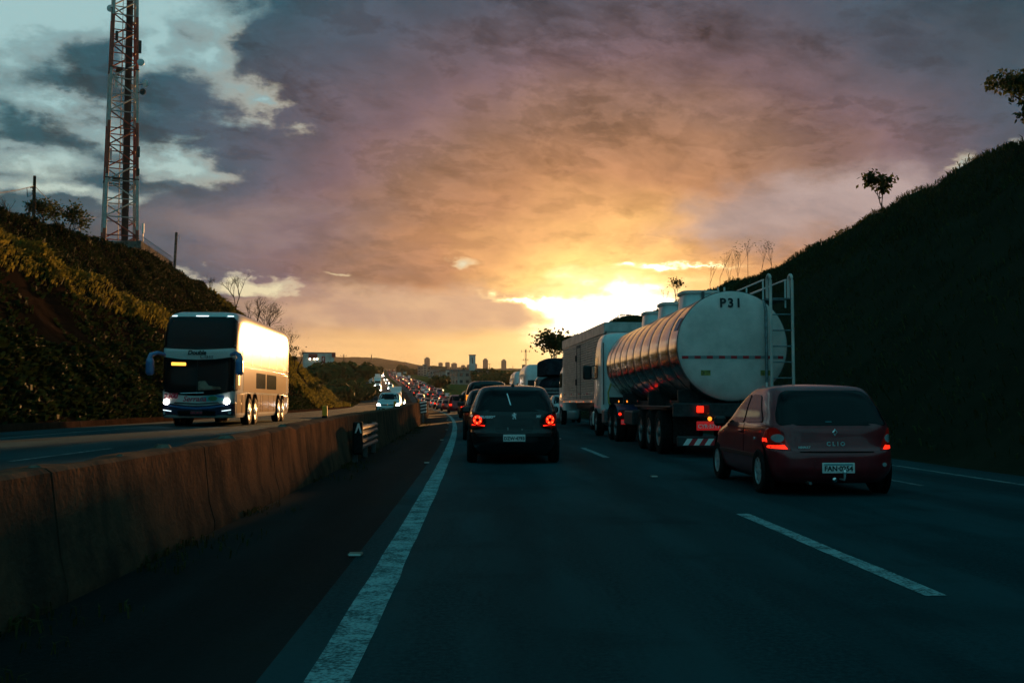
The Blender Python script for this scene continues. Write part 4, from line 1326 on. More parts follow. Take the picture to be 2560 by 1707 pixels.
# ------------------------------------------------------------- box truck with corrugated body
def box_truck():
    a = Vector((4.80, 40.2)); b = Vector((4.12, 52.9)); ang = math.atan2(a.x - b.x, b.y - a.y)
    r = empty('box_truck', (a.x + 1.27 * math.cos(ang), a.y + 1.27 * math.sin(ang), 0), ang, 'box truck with weathered corrugated aluminium sides ahead of the tanker', 'truck')
    Ln, w, z0, z1 = 12.7, 1.27, 1.22, 4.30
    bx = MB().bbox(-w + .07, w - .07, .04, Ln - .04, z0, z1 - .02, .02).build('cargo_box', 'alu_panel', r)
    # side walls: horizontal corrugations
    for sg in (-1, 1):
        mb = MB(); n = 24; h = (z1 - .42 - z0 - .1) / n; vs = []
        for k in range(n):
            z = z0 + .1 + k * h
            mb.add([(sg * (w - .06), .05, z), (sg * (w + .006), .05, z + h * .3), (sg * (w + .006), .05, z + h * .75), (sg * (w - .06), .05, z + h * .95)] +
                   [(sg * (w - .06), Ln - .05, z), (sg * (w + .006), Ln - .05, z + h * .3), (sg * (w + .006), Ln - .05, z + h * .75), (sg * (w - .06), Ln - .05, z + h * .95)],
                   [(0, 1, 5, 4), (1, 2, 6, 5), (2, 3, 7, 6)])
        tag(mb.build('corrugation', 'alu_panel', bx), kind='stuff')
        for y in [0.3, 2.8, 4.6, 6.9, 7.9, 10.2, 12.2]:
            MB().box(sg * w - sg * .0, sg * (w + .016), y - .035, y + .035, z0, z1 - .35).build('upright', 'alu_panel', bx)
        MB().box(sg * (w - .03), sg * (w + .02), .02, Ln - .02, z1 - .40, z1 - .02).build('top_rail', 'alu_panel', bx)
        MB().box(sg * (w - .03), sg * (w + .02), .02, Ln - .02, z0 - .06, z0 + .1).build('bottom_rail', 'alu_panel', bx)
        # side door with bolts
        d = MB(); 
        for y in (6.35, 7.45): d.box(sg * (w + .017), sg * (w + .035), y - .03, y + .03, z0 + .1, z1 - .5)
        d.box(sg * (w + .017), sg * (w + .035), 6.38, 7.42, z1 - .62, z1 - .5); d.build('door_frame', 'alu_dark', bx)
        for z in (2.1, 3.2): MB().bbox(min(sg * (w + .035), sg * (w + .09)), max(sg * (w + .035), sg * (w + .09)), 7.40, 7.55, z - .14, z + .14, .01).build('door_bolt', 'letter_black', bx)
        for y in (1.0, 3.2, 5.4, 7.6, 9.8, 11.9):
            MB().lathe([(.01, 0), (.03, sg * .008), (.01, sg * .025)], 10, 'X', (sg * (w + .025), y, z0 - .02)).build('side_marker', 'lamp_amber', r)
        for k in range(10):
            y = .6 + k * 1.22; MB().box(min(sg * (w + .022), sg * (w + .026)), max(sg * (w + .022), sg * (w + .026)), y, y + .3, z0 + .30, z0 + .36).build('reflective_tape', 'tape_red' if k % 2 else 'tape_white', bx)
    for k in range(2):
        MB().bbox(-w + .08 + k * 1.21, -w + .08 + k * 1.21 + 1.17, -.02, .03, z0 + .05, z1 - .35, .01).build('rear_door', 'alu_panel', bx)
    MB().box(-w, w, -.03, .03, z1 - .33, z1 - .02).build('rear_header', 'alu_panel', bx)
    MB().bbox(-w - .01, w + .01, -.03, Ln + .02, z1 - .02, z1 + .03, .01).build('roof', 'alu_panel', bx)
    MB().bbox(-.5, -.3, .2, 15, .85, z0 - .01, .02).build('frame_rail', 'chassis', r); MB().bbox(.3, .5, .2, 15, .85, z0 - .01, .02).build('frame_rail', 'chassis', r)
    truck_wheels(r, (2.4, 3.7), 1.25); truck_wheels(r, (13.9,), 1.22, .5, False)
    for sg in (-1, 1): MB().bbox(sg * .95 - .12, sg * .95 + .12, -.04, .02, .85, 1.0, .01).build('tail_lamp', 'lamp_red_on', r)
    MB().bbox(-1.2, 1.2, -.05, .05, .40, .58, .02).build('bumper_beam', 'chassis', r)
    cab(r, 12.95, 14.9, 1.2, .75, 3.2, mirror=False)


box_truck()


# ------------------------------------------------------------- trucks further ahead in the right lane
def tarp_truck():
    p = P(1362, 1005, 66); r = empty('flatbed_truck', (p.x + 1.25, 66, 0), heading(66), 'dark truck with tarpaulin load high above slatted sides, left of the box truck', 'truck')
    L = Loft([(2.95, 1.24, 0.0, 6.6, 8), (3.85, 1.24, .05, 6.5, 8), (3.98, 1.16, .12, 6.4, 7), (4.03, 1.0, .3, 6.2, 6)], .03)
    L.mb(64, .08).build('tarpaulin', 'tarp', r, True)
    L = Loft([(1.25, 1.2, .1, 6.6, 8), (2.2, 1.18, .05, 6.5, 7), (2.6, 1.05, .15, 6.4, 5), (2.85, .8, .4, 6.2, 4), (2.94, .5, .8, 5.8, 3)], .03)
    L.mb(64, .08).build('covered_load', 'tarp', r, True)
    L.patch('rear', rounded([(-.95, 1.95), (.95, 1.95), (.75, 2.5), (-.75, 2.5)], .15), .008).build('rear_window', 'glass_tint', r, True)
    for sg in (-1, 1):
        for k in range(4): MB().box(min(sg * 1.22, sg * 1.26), max(sg * 1.22, sg * 1.26), 0, 7, 1.30 + k * .22, 1.44 + k * .22).build('side_slat', 'hub_dull', r)
        MB().bbox(sg * 1.0 - .12, sg * 1.0 + .12, -.06, 0, .95, 1.1, .01).build('tail_lamp', 'lamp_red_dim', r)
    for k in range(4): MB().box(-1.22, 1.22, -.04, 0, 1.30 + k * .22, 1.44 + k * .22).build('tail_slat', 'hub_dull', r)
    MB().bbox(-1.25, 1.25, 0, 7, 1.08, 1.28, .02).build('bed', 'chassis', r)
    truck_wheels(r, (1.6, 2.9, 8.0), 1.22)
    MB().tube([(-.55, .2, 4.0), (-.75, .1, 4.6)], .02, 6).build('aerial', 'hub_dull', r)
    cab(r, 7.1, 9.0, 1.2, .75, 3.0, 'paint_grey', False)


tarp_truck()


def white_truck(px_l, top_y, Y, label, wid=1.25, blunt=False):
    p = P(px_l, top_y, Y); r = empty('box_truck', (p.x + wid, Y, 0), heading(Y), label, 'truck')
    z1 = p.z
    L = Loft([(1.1, wid, 0, 6.5, 10), (z1 - .9, wid, 0, 6.5, 10), (z1 - .35, wid * .93, .05, 6.2, 8), (z1, wid * .72, .1, 5.4, 8)], .03)
    L.mb(64, .1).build('cargo_box', 'paint_white', r, True, sharp=40)
    L.patch('rear', rounded([(-wid * .85, 1.5), (wid * .85, 1.5), (wid * .8, z1 - 1.3), (-wid * .8, z1 - 1.3)], .05), .006).build('rear_door', 'paint_grey' if blunt else 'black_plastic', r, True)
    for sg in (-1, 1): MB().bbox(sg * .9 - .12, sg * .9 + .12, -.06, 0, .95, 1.1, .01).build('tail_lamp', 'lamp_red_dim', r)
    MB().bbox(-wid, wid, -.02, 8.0, .85, 1.08, .02).build('chassis_frame', 'chassis', r)
    truck_wheels(r, (1.4, 7.2), wid - .02)
    cab(r, 6.6, 8.5, wid * .96, .75, min(3.1, z1 - .3), 'paint_white', False)
    return r


white_truck(1312, 911, 86, 'white truck with chamfered roof edge behind the dark tarpaulin truck')
white_truck(1286, 928, 112, 'smaller white truck furthest left of the trucks above the black hatchback', 1.2, True)


# ------------------------------------------------------------- double-decker coach
def bus():
    pf = P(570, 1005, 36.0); ang = .034
    hw, Ln = 1.30, 12.6
    # local +Y is forward; the coach comes toward the camera
    cx, cy = pf.x - hw, 36.0 + Ln / 2
    r = empty('double_decker_coach', (cx, cy, zl(40)), math.pi + ang, 'oncoming double-decker coach with sun glaring off its side and lit headlights', 'bus')
    a, b = -Ln / 2, Ln / 2
    L = Loft([(.30, hw * .97, a + .12, b - .14, 14), (.42, hw, a + .04, b - .03, 15), (.9, hw, a, b, 15), (1.25, hw, a, b, 15), (2.2, hw, a, b - .06, 15), (2.65, hw, a, b - .02, 15), (2.72, hw, a, b - .05, 15), (3.2, hw * .995, a, b - .20, 15), (3.72, hw * .975, a + .04, b - .46, 14),
              (3.92, hw * .955, a + .08, b - .66, 12), (4.02, hw * .92, a + .14, b - .85, 10), (4.08, hw * .85, a + .24, b - 1.05, 8)], .03)
    L.mb(200, .04).build('body', 'bus_white', r, True)
    side = 'left'          # the coach's own left side looks toward the median
    w = L
    for sd_ in ('left', 'right'):
        # panels of the side
        w.patch(sd_, rounded([(a + .12, 2.18), (b - 1.35, 2.30), (b - 1.35, 3.72), (a + .12, 3.72)], .05, 4, 14), .008, 4).build('upper_window_band', 'bus_window', r, True)
        w.patch(sd_, rounded([(b - 1.28, 2.72), (b - .36, 2.72), (b - .58, 3.66), (b - 1.28, 3.70)], .05), .008, 4).build('upper_front_window', 'bus_window', r, True)
        w.patch(sd_, rounded([(a + .15, 1.22), (b - 1.5, 1.22), (b - 1.5, 2.08), (a + .15, 2.06)], .03, 4, 14), .006, 4).build('lower_panel', 'bus_side_sunlit', r, True)
        w.patch(sd_, rounded([(a + .15, .46), (b - .5, .46), (b - .5, 1.14), (a + .15, 1.14)], .03, 4, 14), .006, 4).build('luggage_panel', 'bus_side_sunlit', r, True)
        w.patch(sd_, rounded([(b - 1.02, 1.30), (b - .30, 1.30), (b - .30, 2.30), (b - 1.02, 2.30)], .06), .010, 3).build('driver_window', 'bus_window', r, True)
        w.patch(sd_, rounded([(b - .86, 1.45), (b - .66, 1.45), (b - .66, 2.15), (b - .86, 2.15)], .03), .016, 3).build('window_vent', 'black_plastic', r, True)
        w.patch(sd_, rounded([(a + .10, 1.30), (a + .42, 1.30), (a + .42, 1.95), (a + .10, 1.95)], .03), .014, 3).build('rear_grille', 'black_plastic', r, True)
        w.patch(sd_, rounded([(a + .10, .55), (a + .62, .55), (a + .62, 1.05), (a + .10, 1.05)], .03), .012, 3).build('engine_door', 'paint_silver', r, True)
        w.patch(sd_, rounded([(a + 4.0, 1.38), (a + 6.3, 1.38), (a + 6.3, 1.98), (a + 4.0, 1.98)], .06), .012, 3).build('lower_window', 'glass_dark', r, True)
        w.patch(sd_, rounded([(a + 6.6, 1.38), (a + 8.6, 1.38), (a + 8.6, 1.98), (a + 6.6, 1.98)], .06), .012, 3).build('lower_window', 'glass_dark', r, True)
        for yy in (a + 1.2, a + 4.6, a + 5.9, a + 7.2, b - 4.9, b - 1.9, b - 1.3):
            w.patch(sd_, [(yy - .012, .47), (yy + .012, .47), (yy + .012, 1.13), (yy - .012, 1.13)], .010, 3).build('hatch_gap', 'under_black', r)
        for yy in (a + 2.0, a + 3.9, a + 5.8, a + 7.7, a + 9.5):
            w.patch(sd_, [(yy - .02, 2.24), (yy + .02, 2.24), (yy + .02, 3.70), (yy - .02, 3.70)], .012, 4).build('window_pillar', 'black_plastic', r)
        for z in (1.18, 2.13):
            w.patch(sd_, rounded([(a + .12, z - .012), (b - .9, z - .012), (b - .9, z + .012), (a + .12, z + .012)], .004, 2, 16), .016, 2).build('trim_strip', 'chrome', r)
        sg = -1 if sd_ == 'left' else 1
        for yy in (b - 2.55, b - 3.75, a + 2.35, a + 3.45):
            arch(r, sg * (hw + .008), yy, .60, sg)
            wh = wheel(r, sg * (hw - .09), yy, .50, .28, sg, 'alloy', 0)
            hubm = MB(); hubm.lathe([(.30, sg * .12), (.26, sg * .05), (.13, sg * .05), (.12, sg * .15), (.07, sg * .16)], 20, 'X')
            for k in range(8):
                t = 2 * math.pi * k / 8; hubm.tube([(sg * .09, .13 * math.cos(t), .13 * math.sin(t)), (sg * .11, .28 * math.cos(t), .28 * math.sin(t))], .022, 5)
            hubm.build('hub', 'chrome_bright', wh, True, sharp=40)
        for yy in (b - 1.1, b - 5.0, b - 6.4, a + 5.1):
            MB().box(min(sg * (hw + .012), sg * (hw + .02)), max(sg * (hw + .012), sg * (hw + .02)), yy - .05, yy + .05, .78, .81).build('hatch_latch', 'black_plastic', r)
    # front face, from the top down
    up = rounded([(-1.275, 2.74), (-.6, 2.70), (0, 2.68), (.6, 2.70), (1.275, 2.74), (1.225, 3.72), (1.10, 3.88), (-1.10, 3.88), (-1.225, 3.72)], .05, 4, 8)
    w.patch('front', up, .010, 14).build('upper_windscreen', 'glass_tint', r, True)
    for x, ww in ((-.98, .10), (0, .22), (.98, .10)):
        w.patch('front', rounded([(x - ww, 3.895), (x + ww, 3.895), (x + ww, 3.93), (x - ww, 3.93)], .01, 2, 3), .012, 2).build('marker_light', 'led_white', r)
    low = rounded([(-1.28, 1.24), (-.6, 1.10), (0, 1.07), (.6, 1.10), (1.28, 1.24), (1.28, 2.44), (.6, 2.35), (0, 2.33), (-.6, 2.35), (-1.28, 2.44)], .05, 3, 8)
    w.patch('front', low, .010, 14).build('lower_windscreen', 'glass_tint', r, True)
    # dashboard shapes seen through the glass and the sunblind pane
    w.patch('front', rounded([(-1.0, 1.28), (-.02, 1.22), (-.02, 2.22), (-1.0, 2.26)], .05), .012, 4).build('driver_pane', 'glass_dark', r, True)
    w.patch('front', rounded([(-.85, 1.30), (-.04, 1.24), (-.04, 1.58), (-.28, 1.60), (-.40, 1.42), (-.8, 1.38)], .06), .014, 3).build('dashboard', 'interior_pale', r)
    w.patch('front', [(-.012, 1.10), (.012, 1.10), (.012, 2.30), (-.012, 2.30)], .016, 4).build('centre_mullion', 'black_plastic', r)
    w.patch('front', rounded([(.40, 2.12), (.90, 2.13), (.90, 2.24), (.40, 2.23)], .02, 2, 3), .014, 2).build('destination_sign', 'led_amber', r)
    for x0, z0, x1, z1 in ((-.25, 1.18, .55, 1.16), (-.15, 1.28, -.75, 1.30)):
        MB().tube([(x0, w.front(x0, z0) + .05, z0), (x1, w.front(x1, z1) + .04, z1)], .012, 6).build('wiper', 'chrome' if x1 > 0 else 'black_plastic', r)
    text('Double', 'letter_black', r, (.03, w.front(0, 2.57) + .012, 2.57), FRONT)
    text('Class', 'letter_black', r, (-.30, w.front(.3, 2.45) + .014, 2.44), FRONT)
    text('2300', 'letter_red', r, (.88, w.front(.88, 1.05) + .05, 1.06), (math.pi / 2, 0, math.pi - .12))
    text('script', 'letter_red', r, (.08, w.front(.1, .93) + .014, .96), FRONT)
    w.patch('front', rounded([(-.95, 1.02), (-.55, 1.10), (-.15, 1.03), (-.08, .88), (-.6, .86), (-.9, .9)], .05), .009, 3).build('globe_emblem', 'globe_teal', r, True)
    w.patch('front', disc_poly(-.55, .98, .16, .085), .013, 3).build('continent_emblem', 'globe_green', r, True)
    w.patch('front', rounded([(-.95, 1.08), (-.62, 1.115), (-.70, 1.04), (-.92, .98)], .03), .016, 3).build('globe_shadow_emblem', 'bus_blue', r, True)
    nose = rounded([(-1.26, .36), (1.26, .36), (1.27, .86), (.85, .78), (.4, .74), (0, .73), (-.4, .74), (-.85, .78), (-1.27, .86)], .05, 3, 4)
    w.patch('front', nose, .009, 14).build('front_bumper', 'bus_navy', r, True)
    w.patch('front', rounded([(-.80, .80), (0, .765), (.80, .80), (.74, .86), (0, .815), (-.74, .86)], .02, 3, 4), .014, 3).build('grille_bar', 'chrome', r, True)
    w.patch('front', rounded([(-.95, .72), (-.5, .63), (0, .60), (.5, .63), (.95, .72), (.95, .745), (.5, .655), (0, .625), (-.5, .655), (-.95, .745)], .008, 2, 4), .016, 2).build('bumper_line', 'bus_blue', r, True)
    w.patch('front', rounded([(-.62, .40), (.62, .40), (.66, .55), (-.66, .55)], .04), .012, 3).build('air_intake', 'under_black', r, True)
    plate(r, (0, w.front(0, .49) + .03, .49), .40, .13, 'BUSP', 'letter_black', 'letter_red', FRONT)
    for sg in (-1, 1):
        w.patch('front', rounded([(sg * 1.25, .98), (sg * 1.24, .80), (sg * .88, .80), (sg * .78, .87), (sg * .95, .92)], .03), .012, 3).build('headlight_housing', 'lamp_clear', r, True)
        hx = sg * 1.03; y = w.front(hx, .86) + .01
        MB().lathe([(.10, 0), (.10, .02), (.06, .05), (.02, .06)], 18, 'Y', (hx, y, .865)).build('headlight', 'headlight', r, True)
        w.patch('front', rounded([(sg * 1.16, .57), (sg * .86, .53), (sg * .86, .55), (sg * 1.16, .595)], .006, 2, 3), .014, 2).build('running_light', 'led_white', r)
        w.patch('front', disc_poly(sg * 1.12, .48, .05), .012, 2).build('fog_lamp', 'lamp_clear', r, True)
        mir = MB(); pts = [(sg * 1.10, b - .15, 2.50), (sg * 1.34, b + .12, 2.56), (sg * 1.50, b + .30, 2.48), (sg * 1.55, b + .34, 2.30)]
        mir.tube(pts, [.06, .07, .09, .10], 10)
        Lm = Loft([(1.78, .08, b + .22, b + .40, 4), (1.85, .13, b + .20, b + .46, 4), (2.25, .13, b + .22, b + .46, 4), (2.36, .09, b + .26, b + .42, 4)], .01)
        mm = Lm.mb(24, .06); mm.v = [(x + sg * 1.52, y_, z) for x, y_, z in mm.v]; mir.v, mir.f = (MB().add(mir.v, mir.f).add(mm.v, mm.f).v, MB().add(mir.v, mir.f).add(mm.v, mm.f).f)
        mir.build('mirror_arm', 'bus_blue', r, True)


bus()

# ------------------------------------------------------------- ground cover
def blades(name, m, pts, size, lean, wid=.16, droop=.35, label='', cat='', up=1.0, seed=1):
    """pts: (x,y,z,normal) ; every blade a bent strip of two faces"""
    rnd = random.Random(seed); vs = []; fs = []
    for (x, y, z, nx, ny, nz_, k) in pts:
        h = rnd.uniform(*size) * k; a = rnd.uniform(0, 6.283); w = h * wid * rnd.uniform(.7, 1.3)
        dx, dy = math.cos(a), math.sin(a); t = rnd.uniform(.2, 1.0) * lean
        ux, uy, uz = nx * .5 + dx * t, ny * .5 + dy * t, nz_ * .5 + up
        l = math.sqrt(ux * ux + uy * uy + uz * uz); ux, uy, uz = ux / l, uy / l, uz / l
        sx, sy = -dy * w, dx * w; b = len(vs)
        mx, my, mz = x + ux * h * .55, y + uy * h * .55, z + uz * h * .55
        ex, ey, ez = x + ux * h + dx * h * droop, y + uy * h + dy * h * droop, z + uz * h - h * droop * .6
        vs += [(x - sx * .6, y - sy * .6, z - .03), (x + sx * .6, y + sy * .6, z - .03), (mx + sx, my + sy, mz), (mx - sx, my - sy, mz), (ex, ey, ez)]
        fs += [(b, b + 1, b + 2, b + 3), (b + 3, b + 2, b + 4)]
    me = bpy.data.meshes.new(name); me.from_pydata(vs, [], fs); me.update()
    return tag(link(name, me, m), label, cat, kind='stuff')


def bank_pt(fn, o, Y, left):
    z = (zl(Y) if left else zr(Y)) + fn(o, Y); e = .25
    dzo = (fn(o + e, Y) - fn(o - e, Y)) / (2 * e); dzy = (fn(o, Y + e) - fn(o, Y - e)) / (2 * e)
    l = math.sqrt(dzo * dzo + dzy * dzy + 1)
    return (cv(Y) + o, Y, z, -dzo / l, -dzy / l, 1 / l)


rnd = random.Random(3)
ivy, ridge_g, upper_g, end_g = [], [], [], []
for _ in range(95000):
    Y = rnd.uniform(19, 116); u = rnd.uniform(.05, 15) ; o = -13.75 - u
    H = smooth_tab(HL, Y); rg = min(max(.4, min(9.3, 8.1 - .085 * (Y - 43))), H * .8); ur = rg / 1.28
    if u > ur + 1.3 + (H - rg) / 1.2 + 4: continue
    p = bank_pt(left_bank, o, Y, True); cl = nz(p[0], p[1], p[2], .35, 3)
    if u < ur * .52 + .5 * cl:
        if cl > -.55: ivy.append(p + (1.0 + .5 * cl,))
    elif u < ur * .86:
        if cl > -.18 and rnd.random() < .75: ivy.append(p + (.7 + .4 * rnd.random(),))
    elif u < ur + 1.5:
        ridge_g.append(p + (.8 + .9 * max(0, cl) + .35 * rnd.random(),))
        if rnd.random() < .9:
            q = bank_pt(left_bank, -13.75 - rnd.uniform(ur * .86, ur + 1.2), Y + rnd.uniform(-.3, .3), True); ridge_g.append(q + (.8 + .5 * cl,))
    else: upper_g.append(p + (.9 + .6 * cl,))
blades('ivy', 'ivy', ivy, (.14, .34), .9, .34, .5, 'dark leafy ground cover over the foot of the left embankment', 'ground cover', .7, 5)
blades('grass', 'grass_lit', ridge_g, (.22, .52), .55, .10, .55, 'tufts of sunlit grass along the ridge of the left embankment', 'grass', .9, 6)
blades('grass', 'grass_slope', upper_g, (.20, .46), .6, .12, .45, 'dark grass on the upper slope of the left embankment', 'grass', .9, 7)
for _ in range(26000):
    Y = rnd.uniform(104, 178); u = rnd.uniform(.05, 11) ** 1.0; o = -13.75 - u
    p = bank_pt(left_bank, o, Y, True)
    if nz(p[0], p[1], p[2], .25, 2) > -.25: end_g.append(p + (1.0 + .5 * nz(p[0], p[1], p[2], .5, 2),))
blades('grass', 'grass_lit', end_g, (.35, .85), .6, .12, .7, 'long grass on the far end of the left embankment behind the coach', 'grass', .7, 8)
crest, face = [], []
for _ in range(42000):
    Y = rnd.uniform(24, 118); H = smooth_tab(HR, Y); u = (H - .8) / 1.03 + rnd.uniform(-2.2, 2.4)
    p = bank_pt(right_bank, 9.2 + u, Y, False); crest.append(p + (.8 + .7 * max(0, nz(p[0], p[1], 0, .6, 2)) + (.6 if rnd.random() < .05 else 0),))
for _ in range(16000):
    Y = rnd.uniform(14, 100); u = rnd.uniform(.1, 9)
    p = bank_pt(right_bank, 9.2 + u, Y, False); face.append(p + (1.0,))
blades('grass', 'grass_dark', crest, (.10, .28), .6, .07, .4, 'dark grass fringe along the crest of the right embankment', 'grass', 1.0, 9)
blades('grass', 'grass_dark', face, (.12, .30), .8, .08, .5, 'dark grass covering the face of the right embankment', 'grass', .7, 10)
weeds = []
for _ in range(5200):
    Y = rnd.uniform(2, 60); o = -2.43 + rnd.random() ** 2.6 * .55
    if nz(o * 2, Y, 0, .8, 2) > .12: weeds.append((cv(Y) + o, Y, 0.0, 0, 0, 1, .35 + .3 * rnd.random()))
blades('weeds', 'grass_dark', weeds, (.08, .22), .9, .07, .5, 'low weeds growing along the foot of the median barrier', 'weeds', .8, 11)


# ------------------------------------------------------------- trees
def grow(mb, tips, p, d, ln, r, depth, rnd, spread=.55, kids=(2, 3), wig=.18, up=.05, shrink=.72):
    pts = [p]; q = p.copy(); dd = d.copy(); n = 3
    for i in range(n):
        dd = (dd + Vector((rnd.uniform(-wig, wig), rnd.uniform(-wig, wig), rnd.uniform(-wig, wig) + up))).normalized()
        q = q + dd * (ln / n); pts.append(q.copy())
    mb.tube(pts, [r * (1 - .12 * i) for i in range(n + 1)], 5 if depth > 1 else 3, cap=False)
    if depth <= 0:
        tips.append((q, dd)); return
    for k in range(rnd.randint(*kids)):
        a = Vector((rnd.uniform(-1, 1), rnd.uniform(-1, 1), rnd.uniform(-.5, .8)))
        nd = (dd + a * spread).normalized()
        grow(mb, tips, pts[-1] if k else pts[rnd.randint(2, n)], nd, ln * shrink * rnd.uniform(.75, 1.15), r * .62, depth - 1, rnd, spread, kids, wig, up, shrink)


def leaves(mb, c, n, rad, size, rnd, flat=.8, droop=0.0):
    for _ in range(n):
        v = Vector((rnd.gauss(0, 1), rnd.gauss(0, 1), rnd.gauss(0, 1) * flat)) * (rad * .55)
        p = c + v; a = Vector((rnd.uniform(-1, 1), rnd.uniform(-1, 1), rnd.uniform(-1, .6) - droop)).normalized(); s = size * rnd.uniform(.6, 1.3)
        b = a.cross(Vector((rnd.uniform(-1, 1), rnd.uniform(-1, 1), rnd.uniform(-1, 1)))).normalized()
        mb.add([p, p + a * s * .5 + b * s * .28, p + a * s, p + a * s * .5 - b * s * .28], [(0, 1, 2, 3)])


def tree(name, loc, h, label, seed, leafy=0, lsize=.18, depth=4, spread=.6, trunk=.3, r=None, bark='bark', lm='leaf_green', group=None, lean=(0, 0), crad=.35, kids=(2, 3), shrink=.72, cat='tree', droop=0.0, up=.05):
    rnd = random.Random(seed); root = empty(name, loc, 0, label, cat, group); r = r or h * .022
    tr = MB(); d = Vector((lean[0], lean[1], 1)).normalized(); top = d * h * trunk
    tr.tube([Vector((0, 0, -.4)), d * h * trunk * .5, top], [r * 1.3, r * 1.1, r], 7, cap=False); tr.build('trunk', bark, root, True)
    br = MB(); tips = []
    for k in range(rnd.randint(2, 4)):
        a = Vector((rnd.uniform(-1, 1), rnd.uniform(-1, 1), rnd.uniform(.1, .7)))
        grow(br, tips, top.copy(), (d + a * spread * 1.1).normalized(), h * (1 - trunk) * .36, r * .72, depth - 1, rnd, spread, kids, shrink=shrink, up=up)
    b = br.build('branches', bark, root, False, fix=False)
    if leafy:
        lv = MB()
        for (q, dd) in tips: leaves(lv, q, leafy, h * crad * .35, lsize, rnd, droop=droop)
        lv.build('crown', lm, root, False, fix=False)
    return root


def ground_left(px, py, Y):
    p = P(px, py, Y); return Vector((p.x, Y, zl(Y) + left_bank(p.x - cv(Y), Y) - .1))


def ground_right(px, py, Y):
    p = P(px, py, Y); return Vector((p.x, Y, zr(Y) + right_bank(p.x - cv(Y), Y) - .1))


# left embankment
tree('bare_tree', ground_left(40, 520, 62), 2.6, 'bare branching tree on the left skyline beside the utility pole', 11, 0, depth=5, spread=.75, trunk=.2)
tree('leafy_tree', ground_left(112, 540, 66), 2.6, 'small leafy tree just right of the utility pole', 12, 16, .2, 4, .7, .35)
tree('leafy_tree', ground_left(168, 560, 72), 3.2, 'broad dark leafy tree between utility pole and lattice tower', 13, 22, .24, 4, .85, .22, crad=.42)
tree('shrub', ground_left(222, 590, 76), 1.5, 'low dark shrub at the left foot of the lattice tower', 14, 22, .2, 3, .9, .12, cat='shrub')
for k, (px, py, Y, h, sd, wh) in enumerate(((528, 705, 108, 2.4, 21, 'highest on the slope'), (590, 745, 112, 4.6, 22, 'second down the slope'), (640, 770, 116, 4.2, 23, 'third down the slope'),
                                           (668, 790, 118, 5.0, 24, 'fourth down the slope'), (705, 815, 122, 4.2, 25, 'just above the coach rear'))):
    tree('bare_tree', ground_left(px, py, Y), h, 'leafless thorny tree on the left embankment skyline, %s' % wh, sd, 1 if k > 2 else 0, .14, 5, .8, .16, h * .019, 'bark', 'leaf_green', 'bare trees on the left skyline', kids=(3, 3))
tree('bare_tree', ground_left(737, 850, 128), 3.2, 'slim upright bare tree at the end of the left embankment', 27, 1, .3, 4, .45, .45, .045)
tree('bare_tree', ground_left(742, 860, 129), 2.9, 'leaning bare tree at the very end of the left embankment', 28, 0, depth=5, spread=.8, trunk=.4, lean=(.5, 0), r=.07)
for k in range(9):
    Y = 112 + k * 7.5; o = -14.5 - random.uniform(0, 5)
    tree('shrub', Vector((cv(Y) + o, Y, zl(Y) + left_bank(o, Y) - .1)), random.uniform(1.0, 2.1), 'grassy shrub on the far end of the left embankment, %s from the coach' % ORD[k], 40 + k, 9, .3, 3, .9, .1, lm='grass_dark', group='shrubs on the end of the left embankment', cat='shrub')
# right embankment
tree('leafy_tree', ground_right(2206, 560, 50.5) , 2.9, 'small spreading tree with drooping leaves on the right skyline', 31, 16, .24, 4, .75, .32, .05, crad=.3, droop=.5)
tree('shrub', ground_right(2165, 590, 51.5), 1.2, 'low leafy shrub beside the small tree on the right skyline', 32, 7, .18, 3, .9, .15, .02, cat='shrub', droop=.4)
tree('shrub', ground_right(2100, 610, 54), .9, 'tiny sprig of leaves on the right skyline below the shrub', 33, 5, .16, 3, .9, .15, .015, cat='shrub')
for k, (px, Y, h) in enumerate(((1775, 82, 2.6), (1800, 79, 3.6), (1822, 78, 3.0), (1845, 76, 3.3), (1870, 74, 3.2), (1905, 71, 2.9), (1930, 70, 2.6), (1660, 88, 2.2))):
    tree('dry_weed', ground_right(px, 700, Y), h, 'tall dry weed stalk against the sunset sky, %s from the right' % ORD[[6, 5, 4, 3, 2, 1, 0, 7][k]], 50 + k, 1, .10, 4, .38, .3, .018, 'bark_pale', 'leaf_green', 'dry stalks on the right crest', kids=(2, 3), cat='weed', up=.12)
# big tree at the right edge of the frame
rt = Vector((P(2605, 400, 34).x, 34, zr(34) + right_bank(P(2605, 400, 34).x - cv(34), 34)))
tree('leafy_tree', rt, 2.7, 'dark tree with hanging boughs at the right edge of the photo', 61, 12, .17, 5, 1.0, .22, .08, crad=.22, droop=.7, lean=(-.35, 0), up=-.03)
rt2 = Vector((P(2590, 400, 33).x, 33, zr(33) + right_bank(P(2590, 400, 33).x - cv(33), 33)))
tree('shrub', rt2, 1.4, 'low hanging leafy bough at the right edge under the dark tree', 65, 12, .17, 4, 1.0, .2, .05, crad=.3, droop=.8, cat='shrub')
tree('leafy_tree', ground_right(1390, 900, 118) + Vector((0, 0, -.3)), 6.8, 'tree glowing against the sun behind the corrugated box truck', 62, 20, .46, 4, .85, .3, .10, crad=.40)
tree('leafy_tree', ground_right(1428, 900, 112) + Vector((0, 0, -.3)), 4.6, 'smaller tree glowing right behind the box truck roof', 63, 18, .46, 4, .85, .3, .10, crad=.40)
tree('leafy_tree', ground_right(1690, 780, 92), 2.6, 'sprig of a small tree between the tanker manholes', 64, 6, .2, 4, .6, .3, .04)

